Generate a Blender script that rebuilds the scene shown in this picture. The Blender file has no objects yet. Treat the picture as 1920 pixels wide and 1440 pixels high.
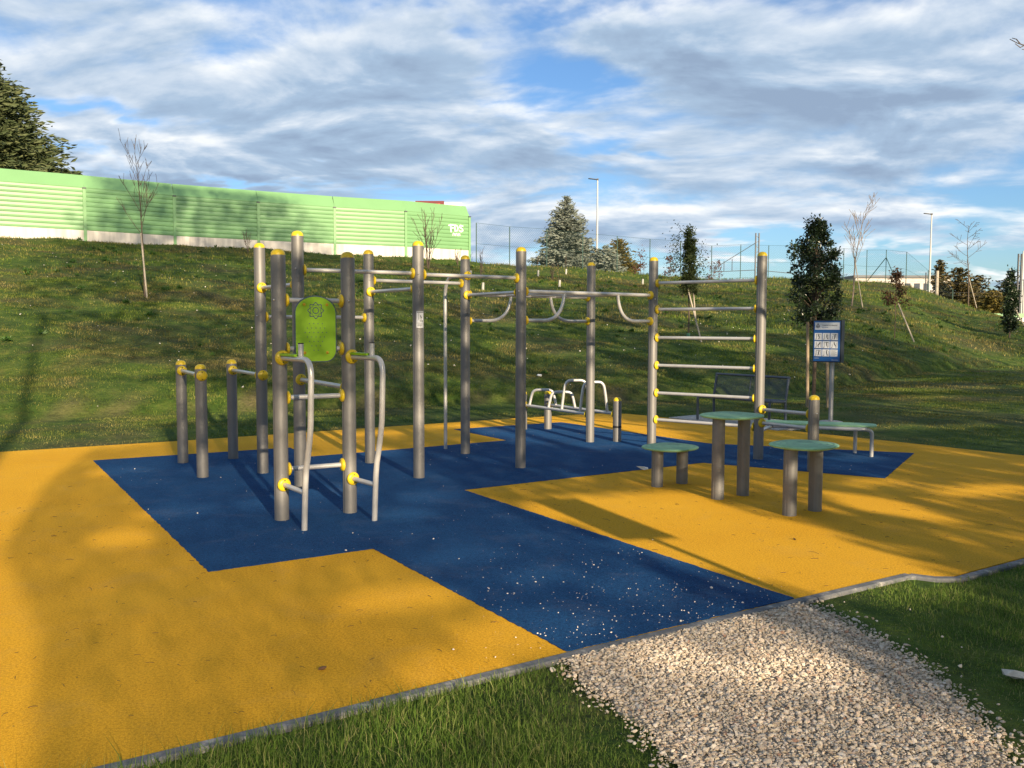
import bpy, math, random
import numpy as np
from mathutils import Vector, Matrix

random.seed(7); RNG = np.random.default_rng(7)
S = bpy.context.scene
COL = S.collection
rad = math.radians

# ------------------------------------------------------------------ object helpers
def tag(o, label=None, cat=None, group=None, kind=None):
    if label: o['label'] = label
    if cat: o['category'] = cat
    if group: o['group'] = group
    if kind: o['kind'] = kind
    return o

def empty(name, loc, label, cat, group=None, rz=0.0):
    o = bpy.data.objects.new(name, None); COL.objects.link(o)
    o.location = loc; o.rotation_euler = (0, 0, rz); o.empty_display_size = .2
    return tag(o, label, cat, group)

def put(name, me, mat, parent=None):
    if mat and not me.materials: me.materials.append(mat)
    o = bpy.data.objects.new(name, me); COL.objects.link(o)
    if parent is not None: o.parent = parent
    return o

def fast_mesh(name, V, F, smooth=False):
    """V (n,3), F (m,k) with one k for all faces"""
    V = np.asarray(V, np.float32); F = np.asarray(F, np.int32)
    me = bpy.data.meshes.new(name)
    m, k = F.shape
    me.vertices.add(len(V)); me.vertices.foreach_set('co', V.ravel())
    me.loops.add(m * k); me.loops.foreach_set('vertex_index', F.ravel())
    me.polygons.add(m)
    me.polygons.foreach_set('loop_start', np.arange(0, m * k, k, dtype=np.int32))
    me.polygons.foreach_set('use_smooth', np.full(m, smooth, bool))
    me.update(calc_edges=True); me.validate()
    return me

class MB:
    def __init__(s): s.v = []; s.f = []; s.s = []
    def add(s, v, f, smooth=False):
        n = len(s.v); s.v += [tuple(p) for p in v]
        for q in f: s.f.append(tuple(i + n for i in q)); s.s.append(smooth)
    def box(s, c, d, M=None):
        x, y, z = d[0] / 2, d[1] / 2, d[2] / 2
        v = [Vector((i * x, j * y, k * z)) for i in (-1, 1) for j in (-1, 1) for k in (-1, 1)]
        if M is not None: v = [M @ p for p in v]
        v = [p + Vector(c) for p in v]
        s.add(v, [(0, 1, 3, 2), (4, 6, 7, 5), (0, 4, 5, 1), (2, 3, 7, 6), (0, 2, 6, 4), (1, 5, 7, 3)])
    def tube(s, pts, r, n=12, cap=True):
        pts = [Vector(p) for p in pts]; rs = r if isinstance(r, (list, tuple)) else [r] * len(pts)
        T = []
        for i in range(len(pts)):
            a = pts[max(i - 1, 0)]; b = pts[min(i + 1, len(pts) - 1)]
            d = b - a; T.append(d.normalized() if d.length > 1e-9 else Vector((0, 0, 1)))
        up = Vector((0, 0, 1)) if abs(T[0].z) < .9 else Vector((1, 0, 0))
        A = T[0].cross(up).normalized(); rings = []
        for p, t, rr in zip(pts, T, rs):
            A = (A - t * A.dot(t)).normalized(); B = t.cross(A)
            rings.append([p + (A * math.cos(2 * math.pi * k / n) + B * math.sin(2 * math.pi * k / n)) * rr for k in range(n)])
        v = [q for ring in rings for q in ring]; f = []
        for i in range(len(pts) - 1):
            for k in range(n):
                k2 = (k + 1) % n
                f.append((i * n + k, i * n + k2, (i + 1) * n + k2, (i + 1) * n + k))
        s.add(v, f, True)
        if cap:
            s.add(rings[0], [tuple(range(n))[::-1]]); s.add(rings[-1], [tuple(range(n))])
    def lathe(s, prof, o, ax=(0, 0, 1), n=24, smooth=True):
        o = Vector(o); ax = Vector(ax).normalized()
        up = Vector((0, 0, 1)) if abs(ax.z) < .9 else Vector((1, 0, 0))
        A = ax.cross(up).normalized(); B = ax.cross(A)
        v = []; f = []
        for r, d in prof:
            for k in range(n):
                t = 2 * math.pi * k / n
                v.append(o + ax * d + (A * math.cos(t) + B * math.sin(t)) * r)
        for i in range(len(prof) - 1):
            for k in range(n):
                k2 = (k + 1) % n
                f.append((i * n + k, i * n + k2, (i + 1) * n + k2, (i + 1) * n + k))
        s.add(v, f, smooth)
    def prism(s, outline, z0, z1, M=None, bev=0.0):
        n = len(outline); M = M or Matrix.Identity(4)
        cx = sum(p[0] for p in outline) / n; cy = sum(p[1] for p in outline) / n
        def ring(z, sh):
            return [M @ Vector((cx + (x - cx) * sh, cy + (y - cy) * sh, z)) for x, y in outline]
        if bev:
            w = max(abs(p[0] - cx) for p in outline); k = 1 - bev / w
            R = [ring(z0, k), ring(z0 + bev, 1), ring(z1 - bev, 1), ring(z1, k)]
        else: R = [ring(z0, 1), ring(z1, 1)]
        v = [p for r in R for p in r]; f = []
        for i in range(len(R) - 1):
            for k in range(n):
                k2 = (k + 1) % n
                f.append((i * n + k, i * n + k2, (i + 1) * n + k2, (i + 1) * n + k))
        f.append(tuple(range(n))[::-1]); f.append(tuple((len(R) - 1) * n + k for k in range(n)))
        s.add(v, f)
    def build(s, name, mat, parent=None):
        me = bpy.data.meshes.new(name); me.from_pydata(s.v, [], s.f); me.update()
        me.polygons.foreach_set('use_smooth', s.s); me.update()
        return put(name, me, mat, parent)

def bez(p0, p1, p2, n=8):
    p0, p1, p2 = Vector(p0), Vector(p1), Vector(p2)
    return [(1 - t) ** 2 * p0 + 2 * t * (1 - t) * p1 + t * t * p2 for t in [i / n for i in range(n + 1)]]

# ------------------------------------------------------------------ materials
def nodes_of(name):
    m = bpy.data.materials.new(name); m.use_nodes = True
    nt = m.node_tree; b = nt.nodes['Principled BSDF']
    return m, nt, b, nt.nodes.new, nt.links.new

def tex(nt, scale, detail=4, rough=.55, coord='Object', dist=0.0, stretch=None):
    N, L = nt.nodes.new, nt.links.new
    c = N('ShaderNodeTexCoord'); n = N('ShaderNodeTexNoise')
    n.inputs['Scale'].default_value = scale; n.inputs['Detail'].default_value = detail
    n.inputs['Roughness'].default_value = rough; n.inputs['Distortion'].default_value = dist
    if stretch:
        mp = N('ShaderNodeMapping'); mp.inputs['Scale'].default_value = stretch
        L(c.outputs[coord], mp.inputs['Vector']); L(mp.outputs['Vector'], n.inputs['Vector'])
    else: L(c.outputs[coord], n.inputs['Vector'])
    return n

def ramp(nt, src, stops):
    r = nt.nodes.new('ShaderNodeValToRGB'); e = r.color_ramp.elements
    while len(e) < len(stops): e.new(.5)
    for el, (p, c) in zip(e, stops):
        el.position = p; el.color = tuple(c) + (1,) if len(c) == 3 else c
    nt.links.new(src, r.inputs['Fac']); return r

def mixc(nt, fac, a, b, mode='MIX'):
    m = nt.nodes.new('ShaderNodeMix'); m.data_type = 'RGBA'; m.blend_type = mode
    for sock, v in ((m.inputs[0], fac), (m.inputs[6], a), (m.inputs[7], b)):
        if hasattr(v, 'is_output'): nt.links.new(v, sock)
        elif isinstance(v, (int, float)): sock.default_value = v
        else: sock.default_value = tuple(v) + (1,)
    return m.outputs[2]

def bump(nt, b, h, strength, dist):
    n = nt.nodes.new('ShaderNodeBump'); n.inputs['Strength'].default_value = strength
    n.inputs['Distance'].default_value = dist
    nt.links.new(h, n.inputs['Height']); nt.links.new(n.outputs['Normal'], b.inputs['Normal'])

def simple(name, col, rough=.5, metal=0.0, var=.12, scale=30, bmp=0.0, spec=.5, stretch=None):
    m, nt, b, N, L = nodes_of(name)
    n = tex(nt, scale, 5, stretch=stretch)
    lo = [c * (1 - var) for c in col]; hi = [min(1, c * (1 + var)) for c in col]
    L(ramp(nt, n.outputs['Fac'], [(.3, lo), (.7, hi)]).outputs['Color'], b.inputs['Base Color'])
    b.inputs['Roughness'].default_value = rough; b.inputs['Metallic'].default_value = metal
    b.inputs['Specular IOR Level'].default_value = spec
    if bmp: bump(nt, b, n.outputs['Fac'], bmp, .003)
    return m

def rubber(name, dark, mid, light):
    m, nt, b, N, L = nodes_of(name)
    g = tex(nt, 190, 3, .75); g2 = tex(nt, 75, 4, .7); big = tex(nt, .7, 5, .6); fl = tex(nt, 420, 1, .5)
    c = ramp(nt, g.outputs['Fac'], [(.34, dark), (.5, mid), (.66, light)]).outputs['Color']
    c = mixc(nt, ramp(nt, g2.outputs['Fac'], [(.36, (.95,) * 3), (.56, (0, 0, 0))]).outputs['Color'], c, dark)
    c = mixc(nt, ramp(nt, big.outputs['Fac'], [(.35, (0, 0, 0)), (.75, (.3,) * 3)]).outputs['Color'], c, light)
    du = tex(nt, 2.3, 8, .72, dist=.6)                           # dust and scuffs trodden in
    c = mixc(nt, ramp(nt, du.outputs['Fac'], [(.52, (0, 0, 0)), (.76, (.10,) * 3)]).outputs['Color'], c, (.34, .31, .26))
    L(c, b.inputs['Base Color'])
    b.inputs['Roughness'].default_value = .9; b.inputs['Specular IOR Level'].default_value = .12
    bump(nt, b, g.outputs['Fac'], 1.0, .012)
    return m

def foliage(name, cols, rough=.6, trans=.25, pscale=.6, spec=.3):
    """per-leaf variation plus broad patches"""
    m, nt, b, N, L = nodes_of(name)
    g = N('ShaderNodeNewGeometry')
    k = len(cols)
    c1 = ramp(nt, g.outputs['Random Per Island'], [(i / (k - 1), c) for i, c in enumerate(cols)]).outputs['Color']
    n = tex(nt, pscale, 3)
    c = mixc(nt, ramp(nt, n.outputs['Fac'], [(.35, (0, 0, 0)), (.7, (.6,) * 3)]).outputs['Color'], c1, cols[-2])
    L(c, b.inputs['Base Color']); b.inputs['Roughness'].default_value = rough
    b.inputs['Specular IOR Level'].default_value = spec
    if trans:
        t = N('ShaderNodeBsdfTranslucent'); L(c, t.inputs['Color'])
        mx = N('ShaderNodeMixShader'); mx.inputs[0].default_value = trans
        L(b.outputs[0], mx.inputs[1]); L(t.outputs[0], mx.inputs[2])
        L(mx.outputs[0], nt.nodes['Material Output'].inputs['Surface'])
    return m

M = {}
M['yellow_pad'] = rubber('yellow_rubber', (.50, .235, .010), (.79, .42, .022), (.92, .56, .05))
M['blue_pad'] = rubber('blue_rubber', (.0016, .023, .088), (.005, .056, .185), (.030, .14, .34))
def post_mat():
    m, nt, b, N, L = nodes_of('satin_post')
    n = tex(nt, 14, 4, stretch=(1, 1, .04)); n2 = tex(nt, 5, 5)
    c = ramp(nt, n.outputs['Fac'], [(.3, (.165, .165, .162)), (.7, (.215, .213, .208))]).outputs['Color']
    c = mixc(nt, ramp(nt, n2.outputs['Fac'], [(.45, (0, 0, 0)), (.8, (.35,) * 3)]).outputs['Color'], c, (.135, .128, .115))
    L(c, b.inputs['Base Color']); b.inputs['Metallic'].default_value = .35
    L(ramp(nt, n2.outputs['Fac'], [(.3, (.46,) * 3), (.7, (.58,) * 3)]).outputs['Color'], b.inputs['Roughness'])
    return m
M['post'] = post_mat()
M['bar'] = simple('grey_painted_tube', (.50, .50, .49), .35, .35, .08, 12)
M['cap'] = simple('yellow_plastic', (.62, .45, .012), .42, 0, .12, 20)
M['lime'] = simple('lime_board', (.24, .46, .008), .42, 0, .05, 8)
M['lime_edge'] = simple('board_core', (.055, .085, .12), .5)
M['seat'] = simple('sea_green_board', (.25, .47, .27), .6, 0, .14, 14, .05, .25)
M['seat_groove'] = simple('seat_groove', (.14, .30, .18), .5)
M['bolt'] = simple('zinc_bolt', (.6, .6, .6), .3, .8)
M['orange_bolt'] = simple('amber_plug', (.55, .33, .01), .35)
M['rubber'] = simple('black_rubber', (.012, .012, .013), .6)
M['bench'] = simple('anthracite_steel', (.06, .08, .115), .42, .2, .15, 20)
M['concrete'] = simple('concrete', (.33, .33, .33), .85, 0, .3, 18, .5)
def kerb_mat():
    m, nt, b, N, L = nodes_of('kerb_concrete')
    n = tex(nt, 9, 6, .65); n2 = tex(nt, 120, 3)
    c = ramp(nt, n.outputs['Fac'], [(.40, (.10, .11, .125)), (.56, (.17, .175, .185)), (.68, (.40, .39, .36))]).outputs['Color']
    c = mixc(nt, .25, c, n2.outputs['Color'], 'MULTIPLY')
    L(c, b.inputs['Base Color']); b.inputs['Roughness'].default_value = .9; bump(nt, b, n2.outputs['Fac'], .5, .004); return m
M['kerb'] = kerb_mat()
M['paper'] = simple('white_paper', (.75, .75, .74), .7, 0, .06)
M['sign_blue'] = simple('sign_blue', (.012, .10, .33), .35, 0, .05)
M['sign_white'] = simple('sign_white', (.62, .65, .68), .4, 0, .03)
M['sign_dark'] = simple('sign_ink', (.02, .025, .035), .5)
M['galv'] = simple('galvanised', (.36, .37, .39), .45, .6, .1, 20)
M['stake'] = simple('stake_wood', (.27, .21, .14), .85, 0, .3, 14, .4, stretch=(6, 6, .6))
M['stake_pale'] = simple('pale_stake_wood', (.36, .32, .26), .85, 0, .25, 14, .4, stretch=(6, 6, .6))
M['bark'] = simple('bark', (.10, .075, .055), .9, 0, .4, 25, .6)
M['bark_pale'] = simple('pale_bark', (.20, .16, .125), .9, 0, .35, 25, .5)
M['barrier'] = simple('barrier_green', (.155, .32, .145), .36, 0, .10, .35)
M['barrier_top'] = simple('barrier_green_top', (.165, .335, .15), .42, 0, .06, .4)
M['barrier_base'] = simple('pale_concrete', (.52, .50, .46), .85, 0, .2, 1.2, .3, stretch=(3, 3, .3))
M['spray'] = simple('white_spray', (.78, .78, .76), .6)
M['fence'] = simple('fence_green', (.03, .075, .06), .5, .2)
M['dark_steel'] = simple('dark_steel', (.06, .065, .075), .5, .3)
M['white_steel'] = simple('white_steel', (.44, .44, .43), .45, .1)
M['guard'] = simple('plant_guard', (.36, .36, .33), .7)
M['guard_green'] = simple('green_guard', (.10, .25, .16), .7)
M['billboard_red'] = simple('billboard_red', (.13, .012, .016), .5)
M['billboard_pale'] = simple('billboard_pale', (.7, .63, .62), .5)
M['billboard_mark'] = simple('billboard_mark', (.5, .07, .05), .5)
M['wall_pale'] = simple('pale_render', (.50, .47, .43), .85, 0, .15, .8)
M['window'] = simple('dark_glass', (.05, .06, .075), .15)
M['stone'] = simple('pale_stone', (.50, .47, .42), .9, 0, .2, 30, .5)
M['leaf_litter'] = simple('dead_leaf', (.10, .05, .022), .8)
M['twig'] = simple('twig', (.13, .07, .02), .9)

M['grass'] = foliage('grass_blades', [(.05, .11, .015), (.08, .16, .022), (.115, .20, .03), (.17, .24, .05), (.36, .31, .15)], .6, .35, .9, .12)
def hill_grass():
    m, nt, b, N, L = nodes_of('hill_grass')
    g = N('ShaderNodeNewGeometry'); n1 = tex(nt, .30, 6, .65, dist=.4); n2 = tex(nt, 1.9, 5, .65)
    green = ramp(nt, n2.outputs['Fac'], [(.32, (.020, .052, .008)), (.46, (.055, .108, .016)), (.58, (.11, .158, .028)), (.72, (.21, .215, .06))]).outputs['Color']
    dry = ramp(nt, n2.outputs['Fac'], [(.3, (.05, .052, .018)), (.52, (.15, .13, .05)), (.70, (.34, .275, .13))]).outputs['Color']
    c = mixc(nt, ramp(nt, n1.outputs['Fac'], [(.42, (.12,) * 3), (.60, (.9,) * 3)]).outputs['Color'], green, dry)
    c = mixc(nt, 1.0, c, ramp(nt, g.outputs['Random Per Island'], [(0, (.8,) * 3), (.6, (1.35, 1.32, 1.22)), (1, (1.65, 1.5, 1.15))]).outputs['Color'], 'MULTIPLY')
    L(c, b.inputs['Base Color']); b.inputs['Roughness'].default_value = .7; b.inputs['Specular IOR Level'].default_value = .08
    t = N('ShaderNodeBsdfTranslucent'); L(c, t.inputs['Color']); mx = N('ShaderNodeMixShader'); mx.inputs[0].default_value = .3
    L(b.outputs[0], mx.inputs[1]); L(t.outputs[0], mx.inputs[2]); L(mx.outputs[0], nt.nodes['Material Output'].inputs['Surface']); return m
M['hill_grass'] = hill_grass()
M['weed'] = foliage('broad_weed', [(.03, .08, .014), (.05, .115, .022), (.08, .15, .035)], .5, .3, 1.5)
M['laurel'] = foliage('laurel_leaf', [(.010, .022, .010), (.020, .038, .014), (.04, .066, .022)], .35, .1, 2, .5)
M['cypress'] = foliage('cypress_leaf', [(.018, .032, .010), (.035, .055, .016), (.06, .075, .02)], .6, .12, 1.5)
M['golden'] = foliage('golden_leaf', [(.05, .055, .012), (.11, .09, .018), (.19, .14, .03)], .6, .15, .8)
M['cedar'] = foliage('cedar_leaf', [(.045, .066, .026), (.075, .10, .04), (.135, .15, .062)], .6, .15, .5)
M['spruce'] = foliage('blue_spruce_leaf', [(.10, .125, .105), (.17, .20, .165), (.30, .32, .27)], .6, .12, .6)
M['olive'] = foliage('olive_conifer_leaf', [(.035, .04, .014), (.075, .065, .022), (.14, .10, .035)], .6, .12, .5)
M['dark_conifer'] = foliage('dark_conifer_leaf', [(.014, .02, .010), (.028, .034, .014), (.05, .05, .02)], .6, .1, .5)
M['red_leaf'] = foliage('red_leaf', [(.05, .02, .015), (.10, .04, .028), (.14, .08, .045)], .6, .2, 2)
M['brown_leaf'] = foliage('brown_leaf', [(.04, .022, .014), (.075, .038, .02), (.11, .06, .03)], .7, .2, 2)
M['grove'] = foliage('grove_leaf', [(.02, .035, .012), (.035, .055, .018), (.055, .075, .025)], .6, .1, 1)
def gravel_mat():
    m, nt, b, N, L = nodes_of('limestone_chips')
    g = N('ShaderNodeNewGeometry')
    c = ramp(nt, g.outputs['Random Per Island'], [(0, (.36, .28, .20)), (.15, (.50, .41, .31)), (.6, (.61, .52, .41)), (.95, (.72, .64, .54)), (1, (.34, .19, .12))]).outputs['Color']
    n = tex(nt, 140, 4); c = mixc(nt, .3, c, n.outputs['Color'], 'MULTIPLY')
    L(c, b.inputs['Base Color']); b.inputs['Roughness'].default_value = .9; return m
M['gravel'] = gravel_mat()
M['chips'] = simple('white_chips', (.62, .58, .52), .85, 0, .15, 60)
M['gravel_bed'] = simple('gravel_bed', (.44, .38, .30), .95, 0, .3, 160, .8)

def ground_mat():
    m, nt, b, N, L = nodes_of('turf_soil')
    n1 = tex(nt, .30, 6, .65, dist=.4); n2 = tex(nt, 2.2, 5, .6); n3 = tex(nt, 14, 4, .65, stretch=(1, 1, 1))
    g = ramp(nt, n2.outputs['Fac'], [(.3, (.026, .058, .009)), (.5, (.055, .10, .015)), (.72, (.12, .15, .03))]).outputs['Color']
    br = ramp(nt, n3.outputs['Fac'], [(.3, (.04, .035, .017)), (.7, (.12, .10, .05))]).outputs['Color']
    c = mixc(nt, ramp(nt, n1.outputs['Fac'], [(.47, (.0,) * 3), (.66, (.75,) * 3)]).outputs['Color'], g, br)
    a = N('ShaderNodeAttribute'); a.attribute_name = 'dirt'
    c = mixc(nt, a.outputs['Fac'], c, mixc(nt, n3.outputs['Fac'], (.11, .07, .04), (.26, .18, .11)))
    c = mixc(nt, .5, c, ramp(nt, n3.outputs['Fac'], [(.3, (.35,) * 3), (.65, (1, 1, 1))]).outputs['Color'], 'MULTIPLY')
    L(c, b.inputs['Base Color']); b.inputs['Roughness'].default_value = .95; b.inputs['Specular IOR Level'].default_value = .15
    bump(nt, b, n3.outputs['Fac'], .8, .05); return m
M['ground'] = ground_mat()

def net_mat():
    m, nt, b, N, L = nodes_of('chain_link')
    c = N('ShaderNodeTexCoord'); uv = c.outputs['UV']
    def wave(rot):
        mp = N('ShaderNodeMapping'); mp.inputs['Rotation'].default_value = (0, 0, rot); L(uv, mp.inputs['Vector'])
        w = N('ShaderNodeTexWave'); w.inputs['Scale'].default_value = 2.3; w.bands_direction = 'X'
        L(mp.outputs['Vector'], w.inputs['Vector']); return ramp(nt, w.outputs['Fac'], [(.955, (0, 0, 0)), (1.0, (.42, .42, .42))]).outputs['Color']
    f = mixc(nt, 1.0, wave(rad(45)), wave(rad(-45)), 'LIGHTEN')
    b.inputs['Base Color'].default_value = (.05, .09, .08, 1); b.inputs['Roughness'].default_value = .5
    t = N('ShaderNodeBsdfTransparent'); mx = N('ShaderNodeMixShader')
    L(f, mx.inputs[0]); L(t.outputs[0], mx.inputs[1]); L(b.outputs[0], mx.inputs[2])
    L(mx.outputs[0], nt.nodes['Material Output'].inputs['Surface']); return m
M['net'] = net_mat()

# ------------------------------------------------------------------ terrain
F_PX = 1659.33
AX = np.array([(x - 960) / F_PX for x in (-700, -400, 0, 165, 332, 488, 630, 760, 880, 960, 1100, 1330, 1480, 1600, 1650, 1700, 1744, 1800, 1860, 1920, 2050, 2300, 2700)])
TOE = np.array([12, 13, 15.1, 15.6, 16.2, 16.8, 17.3, 18, 18.5, 19, 19.3, 20, 21.3, 25, 27.5, 30, 32, 34, 36, 38, 41, 45, 50])
CRD = np.array([38, 42.5, 48, 50.3, 53.4, 56.1, 58.4, 59.8, 63.5, 67, 71, 77, 81, 85, 83, 80, 75, 70, 62, 55, 50, 48, 52])
CRZ = np.array([6.2, 6.3, 6.33, 6.37, 6.42, 6.4, 6.3, 6.15, 6.2, 6.15, 6.1, 5.6, 5.95, 5.85, 5.7, 5.22, 4.36, 3.25, 2.4, 1.78, 1.0, .2, 0])
def sint(a, Y):
    return (np.interp(a - .02, AX, Y) + np.interp(a, AX, Y) * 2 + np.interp(a + .02, AX, Y)) / 4
def bumps(x, y):
    return (.035 * np.sin(x * 1.7 + .8 * np.sin(y * .9)) * np.sin(y * 1.3 + 1) + .05 * np.sin(x * .61 + 2 + .5 * y) * np.sin(y * .47)
            + .018 * np.sin(x * 4.1 + y * 2.3) * np.sin(y * 3.7 - x))
def hz(x, y):
    x = np.asarray(x, float); y = np.asarray(y, float)
    th = np.arctan2(x, y); rho = np.hypot(x, y)
    thc = np.clip(th, rad(-58), rad(58)); a = np.tan(thc); D = rho * np.cos(thc)
    fade = np.clip((rad(85) - np.abs(th)) / rad(25), 0, 1)
    t, c, zc = sint(a, TOE), sint(a, CRD), sint(a, CRZ)
    r = (D - t) / (c - t)
    up = np.clip(r, 0, 1)
    up = np.where(up > .93, .93 + .07 * (1 - (1 - (up - .93) / .07) ** 2), up)
    step = np.clip((D - t) / .7, 0, 1); step = step * step * (3 - 2 * step)
    z = zc * up * .96 + .18 * step * np.clip(zc / 4, 0, 1)
    back = np.clip((D - c - 30) / 60, 0, 1)
    z = z * (1 - .6 * back) * fade
    nb = np.clip((rho - 12) / 6, 0, 1)
    return z - .02 + bumps(x, y) * nb * (.4 + .9 * np.clip(D - t, 0, 1))
def hzs(x, y): return float(hz(x, y))

def make_ground():
    az = np.radians(np.concatenate([np.linspace(-180, -46, 40, endpoint=False), np.linspace(-46, 46, 340, endpoint=False), np.linspace(46, 180, 40, endpoint=False)]))
    rho = np.concatenate([[0.3, 2, 5, 8], np.linspace(10, 40, 130), np.linspace(40.4, 100, 110), np.geomspace(102, 1500, 24)])
    A, R = np.meshgrid(az, rho); X = R * np.sin(A); Y = R * np.cos(A); Z = hz(X, Y)
    nr, na = X.shape
    V = np.stack([X, Y, Z], -1).reshape(-1, 3)
    i = np.arange(nr - 1)[:, None]; j = np.arange(na)[None, :]; j2 = (j + 1) % na
    F = np.stack([i * na + j, (i + 1) * na + j, (i + 1) * na + j2, i * na + j2], -1).reshape(-1, 4)[:, ::-1]
    V = np.vstack([V, [[0, 0, -.02]]])
    me = fast_mesh('ground', V, F, True)
    th = np.clip(A, rad(-58), rad(58)); D = R * np.cos(th); t = sint(np.tan(th), TOE)
    d = np.exp(-((D - t - .35) / .55) ** 2) * (.05 + .5 * np.sin(X * 4.3 + 1.3) * np.sin(X * 1.7 + .4))
    d = np.clip(d, 0, 1) * (A > rad(-50)) * (A < rad(9))
    at = me.attributes.new('dirt', 'FLOAT', 'POINT'); at.data.foreach_set('value', np.append(d.ravel(), 0).astype(np.float32))
    tag(put('ground', me, M['ground']), kind='structure')
make_ground()

def poly_sheet(name, pts, z, mat, jit=0.0, step=.05, skirt=.05):
    """flat sheet with a slightly ragged cast edge and a thin visible side"""
    out = []
    for (a, b) in zip(pts, pts[1:] + pts[:1]):
        a, b = Vector(a), Vector(b); n = max(1, int((b - a).length / step)); nrm = Vector((-(b - a).y, (b - a).x)).normalized()
        for k in range(n):
            p = a.lerp(b, k / n)
            if k and jit: p = p + nrm * random.uniform(-jit, jit)
            out.append((p.x, p.y))
    from mathutils.geometry import tessellate_polygon
    tri = tessellate_polygon([[Vector((x, y, 0)) for x, y in out]])
    n = len(out)
    v = [(x, y, z) for x, y in out] + [(x, y, z - skirt) for x, y in out]
    f = []
    for t in tri:
        p, q, r = (Vector(out[i]) for i in t)
        f.append(t if (q - p).cross(r - p) > 0 else t[::-1])
    area = sum(out[i][0] * out[(i + 1) % n][1] - out[(i + 1) % n][0] * out[i][1] for i in range(n))
    for k in range(n):
        k2 = (k + 1) % n
        f.append((k, n + k, n + k2, k2) if area > 0 else (k, k2, n + k2, n + k))
    me = bpy.data.meshes.new(name); me.from_pydata(v, [], f); me.update()
    return tag(put(name, me, mat), kind='structure')

PAD = [(-5.75, .53), (-1.53, 3.21), (.28, 4.36), (2.59, 5.79), (2.66, 5.79), (2.79, 5.73), (2.90, 5.74), (6.6, 8.1), (7.7, 9.8), (6.54, 11.21), (5.3, 12.75), (4.0, 14.25), (3.0, 15.42),
       (2.55, 16.0), (2.15, 16.4), (1.7, 16.48), (.88, 16.07), (-1.42, 14.62), (-4.7, 12.42), (-6.6, 11.3), (-11, 8.5)]
BLUE = [(-5.05, 10.59), (-2.02, 5.80), (-1.02, 6.42), (.28, 4.375), (1.71, 5.255), (-.48, 8.75), (2.29, 10.54), (4.04, 9.49), (5.21, 11.38), (2.75, 12.26),
        (.83, 14.92), (-.91, 13.87), (-.07, 12.55), (-2.5, 10.95), (-2.97, 11.75)]
poly_sheet('yellow_play_surface', PAD, 0.0, M['yellow_pad'])
poly_sheet('blue_play_surface', BLUE, .005, M['blue_pad'], jit=.005, step=.025, skirt=.004)
PATH = [(.27, 4.30), (1.735, 5.2), (1.80, 5.0), (1.92, 4.55), (1.97, 4.26), (1.96, 3.71), (1.86, 3.1), (1.7, 2.4), (1.6, .5), (.2, .5), (.62, 2.6), (.63, 3.2), (.54, 3.6), (.37, 3.93)]
poly_sheet('gravel_path', PATH, -.004, M['gravel_bed'], jit=.03, step=.1, skirt=.03)

def kerb(pts):
    mb = MB(); w = .062
    P = [Vector((x, y, 0)) for x, y in pts]
    for i, (a, b) in enumerate(zip(P, P[1:])):
        d = (b - a).normalized(); n = Vector((d.y, -d.x, 0)); L = (b - a).length
        k = max(1, round(L / 1.0))
        for q in range(k):
            p0 = a + d * (L * q / k + (.004 if q else -.02)); p1 = a + d * (L * (q + 1) / k + (-.004 if q < k - 1 else .02))
            h = .004 + random.uniform(-.002, .002); e = .008
            sec = [(0, -.1), (0, h - .004), (.004, h), (w - e, h), (w, h - e), (w, -.1)]
            v = [p + n * s + Vector((0, 0, z)) for p in (p0, p1) for s, z in sec]
            f = [(j, j + 1, j + 7, j + 6) for j in range(5)] + [tuple(range(6))[::-1], tuple(range(6, 12))]
            mb.add(v, f)
    tag(mb.build('kerb', M['kerb']), kind='structure')
kerb([(-5.75, .53), (-1.53, 3.21), (.28, 4.36), (2.60, 5.79), (2.68, 5.79), (2.79, 5.73), (2.92, 5.73), (6.6, 8.1)])

# ------------------------------------------------------------------ fitness rig
U = Vector((.534, -.845, 0)); V_ = Vector((.845, .534, 0))
P = {1: (-3.91, 10.44, 1.22), 2: (-3.33, 9.45, 1.22), 3: (-3.42, 10.78, 1.22), 4: (-2.76, 9.73, 2.53), 5: (-1.94, 7.38, 2.27), 6: (-2.13, 8.84, 2.57),
     7: (-1.42, 7.68, 2.27), 8: (-1.69, 10.47, 2.52), 9: (-1.0, 9.45, 2.53), 10: (-.595, 11.25, 2.52), 11: (.10, 10.14, 2.53), 12: (1.10, 12.4, 2.52),
     13: (1.86, 11.72, 2.54), 14: (3.04, 10.84, 2.54), 15: (3.41, 9.95, .865), 16: (1.49, 12.46, .63), 17: (.57, 13.95, .61), 18: (.18, 13.89, .61)}
R_POST, R_BAR = .06, .0205
def pt(i, z): return Vector((P[i][0], P[i][1], z))

def make_post(i, parent, cap=True, r=R_POST, xy=None, h=None):
    x, y, hh = P[i] if i else (*xy, h)
    n = 48; prof = []
    for k in range(n):
        t = 2 * math.pi * k / n; rr = r
        if k in (2, 26): rr = r - .006
        prof.append((math.cos(t + .5) * rr, math.sin(t + .5) * rr))
    top = hh - (.05 if cap else 0)
    mb = MB(); v = [(px, py, z) for z in (-.05, top) for px, py in prof]
    mb.add(v, [(k, (k + 1) % n, n + (k + 1) % n, n + k) for k in range(n)], True)
    mb.add([(px, py, top) for px, py in prof], [tuple(range(n))])
    o = mb.build('post', M['post'], parent); o.location = Vector((x, y, 0)) - parent.location
    if cap:
        mb = MB(); R = r - .001
        mb.lathe([(R, -.006), (R, .008), (R * .96, .02), (R * .82, .034), (R * .6, .045), (R * .3, .051), (0.001, .053)], (0, 0, 0), n=28)
        c = mb.build('cap', M['cap'], o); c.location = (0, 0, top)
    return o

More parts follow.
